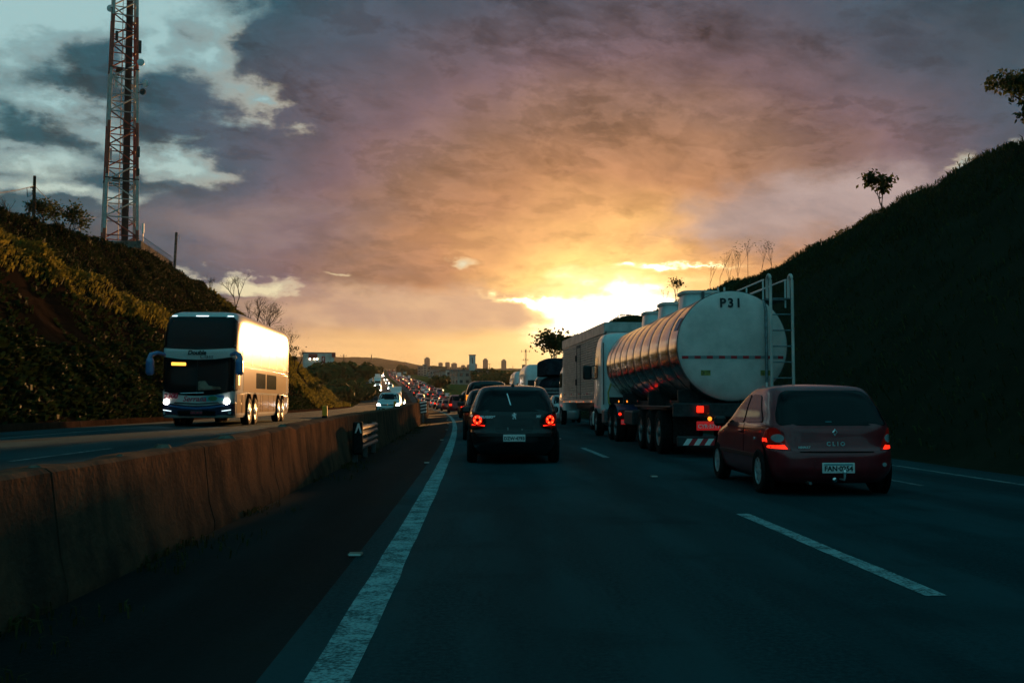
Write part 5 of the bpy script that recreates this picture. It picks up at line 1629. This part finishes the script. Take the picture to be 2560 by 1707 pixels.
# ------------------------------------------------------------- lattice tower and its compound
def tower():
    Yt = 95.0; p = P(299, 598, Yt); zb = zl(Yt) + 12.4
    r = empty('lattice_tower', (p.x, Yt, zb), R_(24), 'tall red and white lattice telecom tower with dishes on the left hill', 'tower')
    H, w0, w1 = 40.0, 1.47, .74          # half widths
    def hw(z): return w0 + (w1 - w0) * z / H
    def corner(i, z): s = hw(z); return Vector(((-s, s, s, -s)[i], (-s, -s, s, s)[i], z))
    bands = [0, 4.2] + [4.2 + 5.0 * k for k in range(1, 9)]
    for i in range(4):
        for k, (a, b) in enumerate(zip(bands, bands[1:])):
            b = min(b, H)
            if a >= H: break
            MB().tube([corner(i, a), corner(i, b)], .155 - a * .001, 8).build('leg_section', 'tower_red' if k % 2 == 0 else 'tower_white', r, True)
        MB().bbox(-.25, .25, -.25, .25, -.4, .06, .02).build('footing', 'wall_block', r).location = corner(i, 0)
    z = 0.15; k = 0
    while z < H - 2:
        dz = 1.75 - z * .012; zt = z + dz; col = 'tower_red' if (sum(1 for b in bands if b <= z + .4) % 2) else 'tower_white'
        for i in range(4):
            j = (i + 1) % 4
            MB().tube([corner(i, z), corner(j, z)], .055, 5).build('strut', col, r)
            a, b = (corner(i, z), corner(j, zt)) if (k + i) % 2 else (corner(j, z), corner(i, zt))
            MB().tube([a, b], .068, 5).build('brace', col, r)
            if z < 24:
                m = (corner(i, z) + corner(j, z)) / 2; q = (a + b) / 2
                MB().tube([m, q], .035, 4).build('sub_brace', col, r)
        z = zt; k += 1
    for x in (-.16, .16):
        MB().tube([(x, -.1, 0), (x, -.1, H)], .03, 5).build('ladder_rail', 'cable_black', r)
    rg = MB()
    for q in range(int(H / .33)): rg.tube([(-.16, -.1, .3 + q * .33), (.16, -.1, .3 + q * .33)], .012, 4)
    tag(rg.build('ladder_rung', 'cable_black', r), kind='stuff')
    MB().bbox(.15, .75, .05, .16, .3, H - 1, .02).build('cable_tray', 'cable_black', r)
    for x in (.28, .36, .44, .52): MB().tube([(x, .03, .3), (x, .03, H - 1)], .032, 6).build('feeder_cable', 'cable_black', r)
    # platforms
    for z in (8.9, 19.2, 29.2):
        s = hw(z) + .12; pf = MB()
        for a, b in (((-s, -s), (s, -s)), ((s, -s), (s, s)), ((s, s), (-s, s)), ((-s, s), (-s, -s))): pf.tube([(*a, z), (*b, z)], .06, 5)
        pf.box(-s * .55, -s * .1, -s * .8, s * .2, z - .02, z + .02); pf.build('platform', 'chassis', r)
    def dish(px, py, rad, aim, m='dish'):
        q = r.matrix_world if False else None
        c = P(px, py, Yt - 1.0) - Vector((p.x, Yt, zb)); c.rotate(Matrix.Rotation(-R_(24), 3, 'Z'))
        d = MB().lathe([(rad * .98, .10), (rad, .0), (rad * .97, -.02), (rad * .5, -.06), (.05, -.08)], 28, 'Y'); d.tube([(0, .1, 0), (0, .45, 0)], .05, 6)
        o = d.build('dish', m, r, True, sharp=40); o.location = c; o.rotation_euler = (0, 0, aim)
        near = min((corner(i, c.z) for i in range(4)), key=lambda v: (v - c).length)
        MB().tube([c, near], .04, 6).build('dish_mount', 'chassis', r)
    dish(275, 21, .33, R_(-35)); dish(352, 156, .33, R_(-5)); dish(365, 210, .34, R_(120)); dish(358, 230, .30, R_(140), 'chassis')
    for px, py, hh in ((283, 40, 1.6), (290, 205, 1.2), (345, 430, .6), (292, 90, .9), (350, 118, 1.2), (346, 380, 1.0), (276, 385, 1.1)):
        c = P(px, py, Yt - 1.2) - Vector((p.x, Yt, zb)); c.rotate(Matrix.Rotation(-R_(24), 3, 'Z'))
        MB().bbox(-.13, .13, -.07, .07, -hh / 2, hh / 2, .02).build('panel_antenna', 'dish' if py % 2 else 'chassis', r).location = c


tower()


def compound():
    a, c, b = P(160, 600, 86), P(350, 603, 88), P(428, 640, 101)
    zt = c.z; zbase = zt - 3.2
    r = empty('compound_wall', (c.x, c.y, zbase), 0, 'dark block wall with coiled wire around the lattice tower base', 'wall')
    o = r.location
    def wall(p, q, n, nm):
        p, q = Vector((p.x, p.y, 0)), Vector((q.x, q.y, 0)); d = (q - p); L = d.length / n; dn = d.normalized(); side = Vector((-dn.y, dn.x, 0)) * .1
        for k in range(n):
            s, e = p + dn * (k * L + .01), p + dn * ((k + 1) * L - .01); h = 3.2 - .0 * k
            vs = [s - side, e - side, e + side, s + side]; vs = [Vector((v.x - o.x, v.y - o.y, -2.5)) for v in vs] + [Vector((v.x - o.x, v.y - o.y, h)) for v in vs]
            MB().add(vs, [(0, 1, 5, 4), (1, 2, 6, 5), (2, 3, 7, 6), (3, 0, 4, 7), (4, 5, 6, 7), (0, 3, 2, 1)]).build(nm, 'wall_block', r)
            MB().bbox(-.14, .14, -.14, .14, -2.5, h + .03, .02).build('pillar', 'wall_block', r).location = (e.x - o.x, e.y - o.y, 0)
    wall(Vector((a.x, 88, 0)), c, 4, 'wall_panel'); wall(c, Vector((c.x + (b.x - c.x) * 1.0, 101, 0)), 4, 'wall_panel')
    # coiled razor wire along the receding wall
    pts = []; n = 460; q0, q1 = c, Vector((b.x, 101, 0))
    for i in range(n):
        t = i / n; ang = t * 2 * math.pi * 26
        pts.append((q0.x + (q1.x - q0.x) * t - o.x + .26 * math.cos(ang), q0.y + (q1.y - q0.y) * t - o.y, 3.45 + .26 * math.sin(ang)))
    MB().tube(pts, .016, 3).build('coiled_wire', 'wire', r)
    # concrete post with a hook
    q = P(437, 640, 101); z = q.z
    f = empty('concrete_post', (q.x, 101, z - 1), 0, 'leaning concrete post with hooked top at the end of the tower wall', 'post')
    MB().bbox(-.11, .11, -.11, .11, -1, 3.35, .02).build('shaft', 'wall_block', f); f.rotation_euler = (0, R_(2), 0)
    MB().tube([(.1, 0, 3.0), (.32, 0, 3.0), (.38, 0, 2.85), (.36, 0, 2.6)], .025, 6).build('hook', 'wire', f)
    # slim antenna mast beside the tower
    q = P(357, 600, 92); f = empty('antenna_mast', (q.x, 92, q.z - 2), 0, 'slim pole with pale sunlit antenna right beside the lattice tower foot', 'mast')
    MB().tube([(0, 0, 0), (0, 0, 3.4)], .04, 6).build('pole', 'wire', f); MB().bbox(-.09, .09, -.06, .06, 2.6, 3.5, .02).build('antenna', 'dish', f)
    MB().tube([(-.3, 0, 3.3), (-.2, 0, 3.0), (0, 0, 2.7)], .015, 5).build('cable', 'wire', f)


compound()

# utility pole, its wires and the street lamp
pp = P(84, 540, 62); top = P(84, 440, 62)
r = empty('utility_pole', (pp.x, 62, pp.z - .6), 0, 'dark wooden utility pole standing on the left skyline', 'pole')
hp = top.z - pp.z + .6
MB().tube([(0, 0, 0), (0, 0, hp)], [.10, .085], 8).build('shaft', 'bark', r, True)
MB().tube([(-.25, 0, hp - .75), (0, 0, hp - .6), (.1, 0, hp - .62)], .03, 6).build('insulator_bracket', 'chassis', r)
for q in range(3): MB().lathe([(.03, 0), (.05, .03), (.05, .08), (.02, .1)], 10, 'Z', (-.1, 0, hp - .8 - .16 * q)).build('insulator', 'chassis', r)
MB().tube([(-.45, 0, hp - .7), (-.35, -.1, hp - 1.3), (-.15, -.1, hp - 1.25), (0, 0, hp - 1.0)], .02, 5).build('slack_cable', 'cable_black', r)
a = Vector((pp.x, 62, pp.z - .6 + hp - .6)); b = P(250, 540, 92)
def sag(a, b, s, n=24): return [a + (b - a) * (k / n) + Vector((0, 0, -s * 4 * (k / n) * (1 - k / n))) for k in range(n + 1)]
w = MB().tube([v - a for v in sag(a, b, .9)], .022, 4).build('power_cable', 'cable_black'); w.location = a
tag(w, 'thin sagging power cable from the utility pole to the lattice tower', 'cable')
b2 = P(-160, 480, 40)
w = MB().tube([v - a for v in sag(a, b2, .25)], .022, 4).build('power_cable', 'cable_black'); w.location = a
tag(w, 'thin power cable running from the utility pole off the left edge', 'cable')
q = P(198, 590, 82); r = empty('street_lamp', (q.x, 82, q.z - 2), 0, 'slim street lamp with sunlit arm behind the broad leafy tree', 'street lamp')
MB().tube([(0, 0, 0), (0, 0, 2.9), (.2, 0, 3.35), (.55, 0, 3.55)], .03, 6).build('pole', 'galvanised', r); MB().bbox(.45, .82, -.08, .08, 3.52, 3.62, .03).build('lamp_head', 'dish', r)

# ------------------------------------------------------------- traffic further off
def simple_wheels(r, w, a, b):
    for sg in (-1, 1):
        for y in (a + .75, b - .75):
            MB().lathe([(.2, -.1 * sg), (.31, -.1 * sg), (.31, .1 * sg), (.2, .1 * sg), (.05, .11 * sg)], 12, 'X', (sg * (w - .1), y, .31)).build('wheel', 'rubber', r)


COLS = [('paint_black', 'black'), ('paint_silver', 'silver'), ('paint_white', 'white'), ('paint_grey', 'grey'), ('paint_maroon', 'maroon'), ('paint_red', 'red'), ('paint_blue', 'blue')]
PROTO = {}


def far_vehicle(kind, body):
    """prototype with its parts at the origin, copied for every car of that look"""
    key = (kind, body)
    if key in PROTO: return copy_tree(PROTO[key])
    if kind in ('car', 'van'):
        tall = kind == 'van'; h, w, ln = (2.0, .92, 4.6) if tall else (1.5, .85, 4.0)
        r = empty(kind); a, b = -ln / 2, ln / 2
        L = Loft([(.2, w * .9, a + .1, b - .1, 5), (.5, w, a, b, 5), (.8, w, a + .04, b - .3, 5), (h * .66, w * .96, a + .15, b - (.7 if tall else 1.1), 5), (h * .93, w * .8, a + (.25 if tall else .5), b - (1.2 if tall else 1.8), 5), (h, w * .6, a + .8, b - 2.0, 4)], .01)
        L.mb(32, .12).build('body', body, r, True)
        for wh, nm in (('rear', 'rear_window'), ('front', 'windscreen')):
            L.patch(wh, rounded([(-w * .82, h * .67), (w * .82, h * .67), (w * .68, h * .92), (-w * .68, h * .92)], .06, 3, 3), .012, 3).build(nm, 'glass_dark', r, True)
        for sg in (-1, 1):
            MB().bbox(sg * w * .78 - .14, sg * w * .78 + .14, a - .03, a + .08, .78, .98, .02).build('tail_lamp', 'lamp_red_far' if body in ('paint_black', 'paint_maroon', 'paint_silver') else 'lamp_red_faint', r)
            MB().lathe([(.05, 0), (.14, .03), (.05, .09)], 10, 'Y', (sg * w * .72, b - .10, .66)).build('headlight', 'headlight_far', r)
        simple_wheels(r, w, a, b)
    else:
        r = empty('truck'); w, h = 1.22, (3.7 if kind == 'truck' else 2.9)
        MB().bbox(-w, w, -4.0, 2.0, 1.0, h, .06).build('cargo_box', body, r)
        L = Loft([(.6, w * .95, 2.1, 3.9, 8), (1.6, w * .97, 2.1, 3.9, 8), (2.5, w * .9, 2.1, 3.6, 8), (2.75, w * .8, 2.2, 3.3, 6)], .02); L.mb(32, .15).build('cab', 'paint_white', r, True)
        L.patch('front', rounded([(-w * .85, 1.6), (w * .85, 1.6), (w * .8, 2.35), (-w * .8, 2.35)], .06, 3, 3), .012, 3).build('windscreen', 'glass_dark', r, True)
        MB().bbox(-.8, .8, -4.0, 3.6, .6, 1.0, .03).build('chassis_frame', 'chassis', r)
        for sg in (-1, 1):
            MB().bbox(sg * .95 - .13, sg * .95 + .13, -4.06, -3.98, .75, .95, .02).build('tail_lamp', 'lamp_red_faint', r)
            MB().lathe([(.05, 0), (.15, .03), (.05, .09)], 10, 'Y', (sg * .85, 3.88, .85)).build('headlight', 'headlight_far', r)
            for y in (-2.6, 3.0): MB().lathe([(.3, -.14 * sg), (.48, -.14 * sg), (.48, .14 * sg), (.3, .14 * sg), (.05, .15 * sg)], 14, 'X', (sg * (w - .15), y, .48)).build('wheel', 'rubber', r)
    PROTO[key] = r
    return r


rnd = random.Random(21)
def place(kind, body, o, Y, away, label, group, cat):
    r = far_vehicle(kind, body); left = not away
    q = road_pt(o, Y, 0, left); slope = math.atan((zr(Y + 3) - zr(Y - 3)) / 6)
    r.location = q; r.rotation_euler = (slope if away else -slope, 0, heading(Y) + (0 if away else math.pi))
    tag(r, label, cat, group)


LANE = {1.1: 'left', 4.5: 'right', 7.4: 'outer'}
for o, y0 in ((1.1, 51.5), (4.5, 132), (7.4, 260)):
    Y = y0; k = 0
    while Y < 960:
        u = rnd.random(); kind = 'car' if u < .80 else 'van' if u < .94 else 'truck'
        if Y < 110 and kind == 'truck': kind = 'car'
        m, nm = COLS[min(int(rnd.random() ** 1.1 * 7), 6)] if kind != 'truck' else COLS[rnd.randrange(1, 4)]
        if o == 1.1 and Y < 80: kind, (m, nm) = 'van', COLS[(0, 3)[k % 2]]  # added tall vans, mostly hidden, that shade the median barrier
        n = ORD[k] if k < 40 else str(k + 1) + 'th'
        place(kind, m, o + rnd.uniform(-.25, .25), Y, True, '%s %s with red lights in the distant queue, %s in the %s lane' % (nm, kind, n, LANE[o]), 'queue of vehicles driving away', kind)
        Y += (10.5 + Y * .022) * rnd.uniform(.85, 1.35) + (4 if kind == 'truck' else 0); k += 1
on = [(-5.0, 236, 'truck', 'paint_white'), (-9.0, 300, 'van', 'paint_grey'), (-5.3, 318, 'van', 'paint_white'), (-9.2, 352, 'truck', 'paint_white'), (-5.2, 196, 'car', 'paint_black'), (-5.3, 176, 'car', 'paint_grey'),
      (-5.4, 405, 'car', 'paint_blue'), (-9.1, 440, 'van', 'paint_silver'), (-9.2, 475, 'truck', 'paint_white'), (-5.3, 500, 'car', 'paint_silver'), (-5.2, 540, 'car', 'paint_black'), (-8.9, 580, 'car', 'paint_white'),
      (-9.0, 720, 'car', 'paint_grey'), (-5.2, 760, 'car', 'paint_silver'), (-9.0, 800, 'van', 'paint_white'), (-5.2, 840, 'car', 'paint_red'), (-8.9, 868, 'car', 'paint_black'), (-5.2, 890, 'van', 'paint_silver'), (-9.1, 915, 'car', 'paint_white'), (-5.3, 938, 'car', 'paint_grey')]
cn = dict(COLS)
for k, (o, Y, kind, m) in enumerate(sorted(on, key=lambda t: t[1])):
    place(kind, m, o, Y, False, '%s %s coming down the hill with headlights on, %s after the pale hatchback' % (cn[m], kind, ORD[k]), 'oncoming vehicles on the far hill', kind)

# ------------------------------------------------------------- far trees
def round_tree(px, Y, h, w, label, seed, group, dz=0.0, m='leaf_far', n=330):
    rnd = random.Random(seed); X = P(px, 1005, Y).x; z = land(X, Y) + dz
    r = empty('tree', (X, Y, z), 0, label, 'tree', group)
    MB().tube([(0, 0, -.5), (0, 0, h * .5)], [h * .03, h * .018], 6).build('trunk', 'bark', r)
    mb = MB(); cl = [(Vector((rnd.uniform(-1, 1) * w * .33, rnd.uniform(-1, 1) * w * .33, h * rnd.uniform(.38, .80))), w * rnd.uniform(.18, .30)) for _ in range(9)]
    for c, rad in cl:
        for _ in range(n // 9):
            v = Vector((rnd.gauss(0, 1), rnd.gauss(0, 1), rnd.gauss(0, 1))).normalized() * rad * rnd.uniform(.75, 1.08); v.z *= .85; p = c + v
            s = w * .065 * rnd.uniform(.7, 1.4); a = Vector((rnd.uniform(-1, 1), rnd.uniform(-1, 1), rnd.uniform(-1, 1))).normalized(); nn = v.normalized(); t = (a - nn * a.dot(nn) * .7).normalized(); b = nn.cross(t) * s; t = t * s
            mb.add([p - t - b * .6, p + t * .4 - b, p + t + b * .5, p - t * .5 + b], [(0, 1, 2, 3)])
        # dark heart of each clump keeps the crown from being a hollow shell
        mb.lathe([(rad * .05, -rad * .6), (rad * .6, -rad * .4), (rad * .78, 0), (rad * .6, rad * .42), (rad * .05, rad * .62)], 9, 'Z', c)
    mb.build('crown', m, r, False, fix=False)


FT = [(812, 232, 8.6, 9), (838, 245, 9.4, 9), (862, 250, 9.6, 10), (884, 262, 10.4, 10), (850, 215, 5.2, 8), (888, 236, 4.6, 8), (905, 252, 3.6, 7), (925, 268, 3.2, 6), (835, 205, 4.2, 7), (872, 222, 4.6, 7),
      (795, 240, 9.2, 8), (778, 258, 10.2, 8), (918, 560, 8, 13), (934, 585, 7.5, 12), (826, 300, 8.4, 9), (852, 310, 8.8, 9), (804, 300, 9, 8)]
for k, t in enumerate(FT): round_tree(*t, 'dark roadside tree left of the far road, %s in the clump behind the coach' % ORD[k], 100 + k, 'trees left of the far road')
FT2 = [(1006, 900, 7, 12), (1016, 890, 6.5, 11), (1026, 880, 5.5, 11), (1036, 870, 5, 10), (1001, 915, 7, 11)]
for k, t in enumerate(FT2): round_tree(*t, 'dark tree at the crest right of the far road, %s of its row' % ORD[k], 140 + k, 'trees at the crest of the far road')
FT3 = [(1162, 640, 8, 10), (1198, 430, 6, 9), (1212, 440, 6.5, 9), (1226, 425, 6, 9), (1240, 445, 5.8, 9), (1254, 430, 6, 9), (1268, 440, 5.6, 9), (1282, 430, 6, 9), (1296, 445, 5.5, 9), (1310, 430, 5.6, 9),
       (1204, 360, 4.5, 7), (1232, 355, 4.2, 7), (1262, 365, 4.2, 7), (1292, 360, 4.2, 7), (1100, 330, 5, 6), (1108, 350, 4.5, 6), (1092, 345, 4, 6)]
for k, t in enumerate(FT3): round_tree(*t, 'brown-green tree below the skyline towers, %s of the grove near the town' % ORD[k], 160 + k, 'trees around the far town')

# ------------------------------------------------------------- town
def building(px, Y, w, d, h, m, label, cat='building', group=None, roof='flat', name='building', rz=0.0, dz=0.0, rows=2, cols=4):
    X = P(px, 1005, Y).x; z = land(X, Y) + dz; r = empty(name, (X, Y, z), rz, label, cat, group)
    MB().bbox(-w / 2, w / 2, 0, d, -3, h, .05).build('wall', m, r)
    if roof == 'flat':
        MB().bbox(-w / 2 - .2, w / 2 + .2, -.2, d + .2, h + .003, h + .35, .05).build('roof', 'roof_grey', r)
    else:
        MB().add([(-w / 2 - .4, -.4, h), (w / 2 + .4, -.4, h), (w / 2 + .4, d + .4, h), (-w / 2 - .4, d + .4, h), (-w / 2 - .4, d / 2, h + w * .16), (w / 2 + .4, d / 2, h + w * .16)], [(0, 1, 5, 4), (2, 3, 4, 5), (0, 4, 3), (1, 2, 5), (0, 3, 2, 1)]).build('roof', 'roof_tile', r)
    wm = MB()
    for i in range(rows):
        for j in range(cols):
            x = -w / 2 + w * (j + .5) / cols; zz = h * (i + .5) / rows; ww = w / cols * .24; hh = h / rows * .22
            wm.box(x - ww, x + ww, -.06, .02, zz - hh, zz + hh)
    for i in range(rows):
        for j in range(3):
            y = d * (j + .5) / 3; zz = h * (i + .5) / rows; wm.box(-w / 2 - .06, -w / 2 + .02, y - d * .07, y + d * .07, zz - h / rows * .22, zz + h / rows * .22)
    tag(wm.build('window', 'window_far', r), kind='stuff')
    return r


rnd = random.Random(77)
tw = []
for k in range(54):
    t = rnd.random(); Y = 410 + 470 * rnd.random() ** .8
    lo = 1207 + (cv(Y) + 30 + (Y - 400) * .01) / Y * 2560
    lo = max(lo, 1040 + (900 - Y) * .09); px = lo + (1200 - lo) * rnd.random()
    tw.append((px, Y))
CN = ['beige', 'brown', 'pale grey', 'dark grey', 'ochre', 'red brick', 'whitish', 'dull brown']
tw.sort()
for k, (px, Y) in enumerate(tw):
    c = rnd.randrange(8); w = rnd.uniform(7, 15); h = rnd.uniform(3.0, 6.0); rf = 'flat' if rnd.random() < .6 else 'pitch'
    n = ORD[k] if k < 40 else str(k + 1) + 'th'
    building(px, Y, w, rnd.uniform(7, 12), h, 'facade_%d' % c, '%s %s house in the far town, %s from its left end' % (CN[c], 'flat-roofed' if rf == 'flat' else 'tile-roofed', n), 'house', 'houses of the far town', rf, 'house', rnd.uniform(-.5, .5), 0, max(1, int(h / 2.8)), int(w / 2.6))
building(1060, 860, 11, 9, 7.5, 'facade_7', 'tall dark block at the left end of the far town', rows=3, cols=4)
building(1105, 760, 18, 10, 6.2, 'facade_3', 'long grey block on the hill in the far town', rows=2, cols=9)
building(1062, 850, 4, 4, 9.5, 'facade_1', 'stair tower rising from the dark block of the far town', rows=5, cols=1)
r = building(1180.5, 440, 2.7, 2.7, 12.5, 'facade_6', 'tall plain pale slab tower standing right of the far town', rows=0, cols=0)
MB().box(-.18, .18, -.08, 0, 9, 11.5).build('slot_window', 'window_far', r)
r = building(1152, 470, 14, 9, 6, 'facade_6', 'low white building with dark windows left of the pale slab tower', rows=2, cols=5)
SK = [(1068.5, 13, 895, 1), (1102, 10, 906, 0), (1118, 10, 905, 0), (1135, 14, 908, 1), (1157, 9, 912, 0), (1172, 10, 911, 0), (1184, 18, 909, 0), (1213, 12, 898, 1), (1260, 12, 900, 1), (1275, 12, 920, 0), (1300, 12, 921, 0), (1309, 9, 911, 0), (1145, 6, 921, 0), (1228, 10, 922, 0), (1018, 7, 908, 0), (1088, 16, 917, 0)]
for k, (px, w, top, ant) in enumerate(sorted(SK)):
    Y = 2300 + 60 * (k % 3); X = P(px, top, Y).x; zb = land(X, Y) - 6; zt = P(px, top, Y).z; W = w / FPX * Y; h = zt - zb
    r = empty('apartment_tower', (X, Y, zb), rnd.uniform(-.3, .3), 'hazy apartment tower on the skyline, %s from the left' % ORD[k], 'building', 'towers on the hazy skyline')
    MB().bbox(-W / 2, W / 2, 0, W * .8, 0, h * .97, .1).build('wall', 'skyline', r)
    MB().bbox(-W * .28, W * .28, W * .1, W * .6, h * .97, h * (1.06 if ant else 1.0) , .1).build('roof_house', 'skyline', r)
    wm = MB()
    for i in range(int(h / 4)):
        for j in (-.3, 0, .3): wm.box(W * j - W * .08, W * j + W * .08, -.3, .1, 2 + i * 4, 4.2 + i * 4)
    tag(wm.build('window', 'window_far', r), kind='stuff')

# cell tower and thin masts on the right skyline
def mast(px, top, Y, w, label, arms):
    a = P(px, top, Y); zb = land(a.x, Y); h = a.z - zb; r = empty('cell_mast', (a.x, Y, zb), 0, label, 'mast')
    mb = MB(); n = 16
    for i in range(3):
        t = i * 2.094; mb.tube([(w * math.cos(t), w * math.sin(t), 0), (w * .7 * math.cos(t), w * .7 * math.sin(t), h)], w * .16, 4)
    for k in range(n):
        for i in range(3):
            t, t2 = i * 2.094, (i + 1) * 2.094; mb.tube([(w * math.cos(t), w * math.sin(t), h * k / n), (w * math.cos(t2), w * math.sin(t2), h * (k + 1) / n)], w * .10, 3)
    mb.build('lattice', 'chassis', r)
    for z, s in arms:
        f = MB().tube([(-s, 0, h * z), (s, 0, h * z)], w * .14, 4); f.build('cross_arm', 'chassis', r)
        for x in (-s, 0, s): MB().bbox(x - w * .22, x + w * .22, -w * .2, w * .2, h * z - w * .6, h * z + w * 1.3, .02).build('panel_antenna', 'chassis', r)


mast(1314, 873, 700, .75, 'dark cell mast with antenna arms on the skyline left of the glowing tree', ((.93, 2.8), (.66, 1.6), (.45, 1.4)))
mast(1224, 908, 1200, .55, 'thin mast between the two tallest skyline towers', ((.95, 1.6),))
mast(859, 885, 900, .7, 'faint pylon on the hazy hills right of the white store building', ((.9, 2.6),))

# store building with red fascia
r = building(796, 420, 12.4, 14, 9.6, 'facade_6', 'white store building with red fascia above the left embankment end', rows=0, cols=0, name='store_building', dz=2.8, rz=.19)
MB().box(-4.2, -.6, -.3, -.02, 7.6, 9.3).build('red_panel', 'red_sign', r); MB().box(5.2, 6.7, -.5, 3, 8.0, 9.9).build('corner_sign', 'red_sign', r)
lg = MB().box(1.1, 2.5, -.3, -.02, 5.6, 8.3).build('logo_sign', 'red_sign', r)
MB().tube([(2.1, -.36, 7.9), (1.75, -.36, 7.6), (1.75, -.36, 6.6), (1.5, -.36, 6.0)], .13, 5).build('logo_stroke', 'letter_pale', lg); MB().tube([(1.4, -.36, 7.1), (2.15, -.36, 7.3)], .11, 5).build('logo_stroke', 'letter_pale', lg)
for x in (-3.6, -1.8, -.7): MB().lathe([(.05, 0), (.22, .05), (.05, .2)], 10, 'Y', (x, -.35, 7.2)).build('wall_lamp', 'lamp_warm', r)

# billboard and road signs
def board(name, px, y_top, y_bot, wpx, Y, m, label, pole=True, cat='sign', stripes=0, two=False):
    a, b = P(px, y_top, Y), P(px, y_bot, Y); w = wpx / FPX * Y; zb = land(a.x, Y)
    r = empty(name, (a.x, Y, zb), 0, label, cat); z0, z1 = b.z - zb, a.z - zb
    MB().bbox(-w / 2, w / 2, -.1, .1, z0, z1, .03).build('panel', m, r)
    if two: MB().bbox(-w / 2 - w * .5, -w / 2 - .05, .0, .2, z0, z1, .03).build('side_panel', 'blue_sign', r)
    for k in range(stripes):
        zz = z0 + (z1 - z0) * (k + .6) / (stripes + .2); MB().box(-w * .36, w * .36 - w * .2 * (k % 2), -.13, -.1, zz - .12, zz + .12).build('lettering_line', 'letter_pale', r)
    if pole:
        for x in ((-w * .3, w * .3) if w > 4 else (0,)): MB().tube([(x, .15, -.5), (x, .15, z0 + .2)], .12, 6).build('pole', 'galvanised', r)
    return r


r = board('billboard', 927, 931, 962, 11, 330, 'billboard_face', 'tall pale billboard on a pole left of the far road', two=True)
w = 11 / FPX * 330
MB().box(.05, .3, -.14, -.1, 9.0, 11.4).build('printed_band', 'letter_black', r)
board('sign_board', 1023, 938, 951, 6, 520, 'billboard_face', 'white upright sign on the green slope right of the far road')
board('road_sign', 1012, 928, 935, 9, 560, 'green_sign', 'green road sign near the crest of the far road', stripes=1)
board('road_sign', 1049, 960, 967, 15, 380, 'green_sign', 'wide green road sign on the slope right of the queue', stripes=2)
board('road_sign', 1068.5, 970, 976, 12, 330, 'blue_sign', 'blue road sign below the wide green road sign', stripes=1)
board('road_sign', 1118, 982, 991, 13, 240, 'green_sign', 'green road sign with white lines just left of the dark van', stripes=3)
board('road_sign', 1031, 957, 961, 6, 400, 'blue_sign', 'tiny blue road sign among the far queue')
for k, (px, py, Y) in enumerate(((1102, 952, 420), (942, 972, 330))):
    q = P(px, py, Y); zb = land(q.x, Y); r = empty('street_lamp', (q.x, Y, zb), 0, ('sunlit street lamp arm in front of the far town', 'short sunlit post beside the far oncoming road')[k], 'street lamp')
    MB().tube([(0, 0, 0), (0, 0, q.z - zb - .3), (.6, 0, q.z - zb)], .09, 5).build('pole', 'galvanised', r); MB().bbox(.4, 1.4, -.15, .15, q.z - zb - .05, q.z - zb + .15, .04).build('lamp_head', 'dish', r)

# ------------------------------------------------------------- the hazy evening air
m = bpy.data.materials.new('haze'); m.use_nodes = True; nt = m.node_tree; nt.nodes.clear()
v = nt.nodes.new('ShaderNodeVolumePrincipled'); v.inputs['Color'].default_value = (1.0, .82, .64, 1); v.inputs['Density'].default_value = .00008; v.inputs['Anisotropy'].default_value = 0.0
o = nt.nodes.new('ShaderNodeOutputMaterial'); nt.links.new(v.outputs[0], o.inputs['Volume'])
M['haze'] = m
h = MB().box(-2600, 2600, -150, 3900, -3, 150).build('haze', 'haze'); tag(h, kind='stuff')
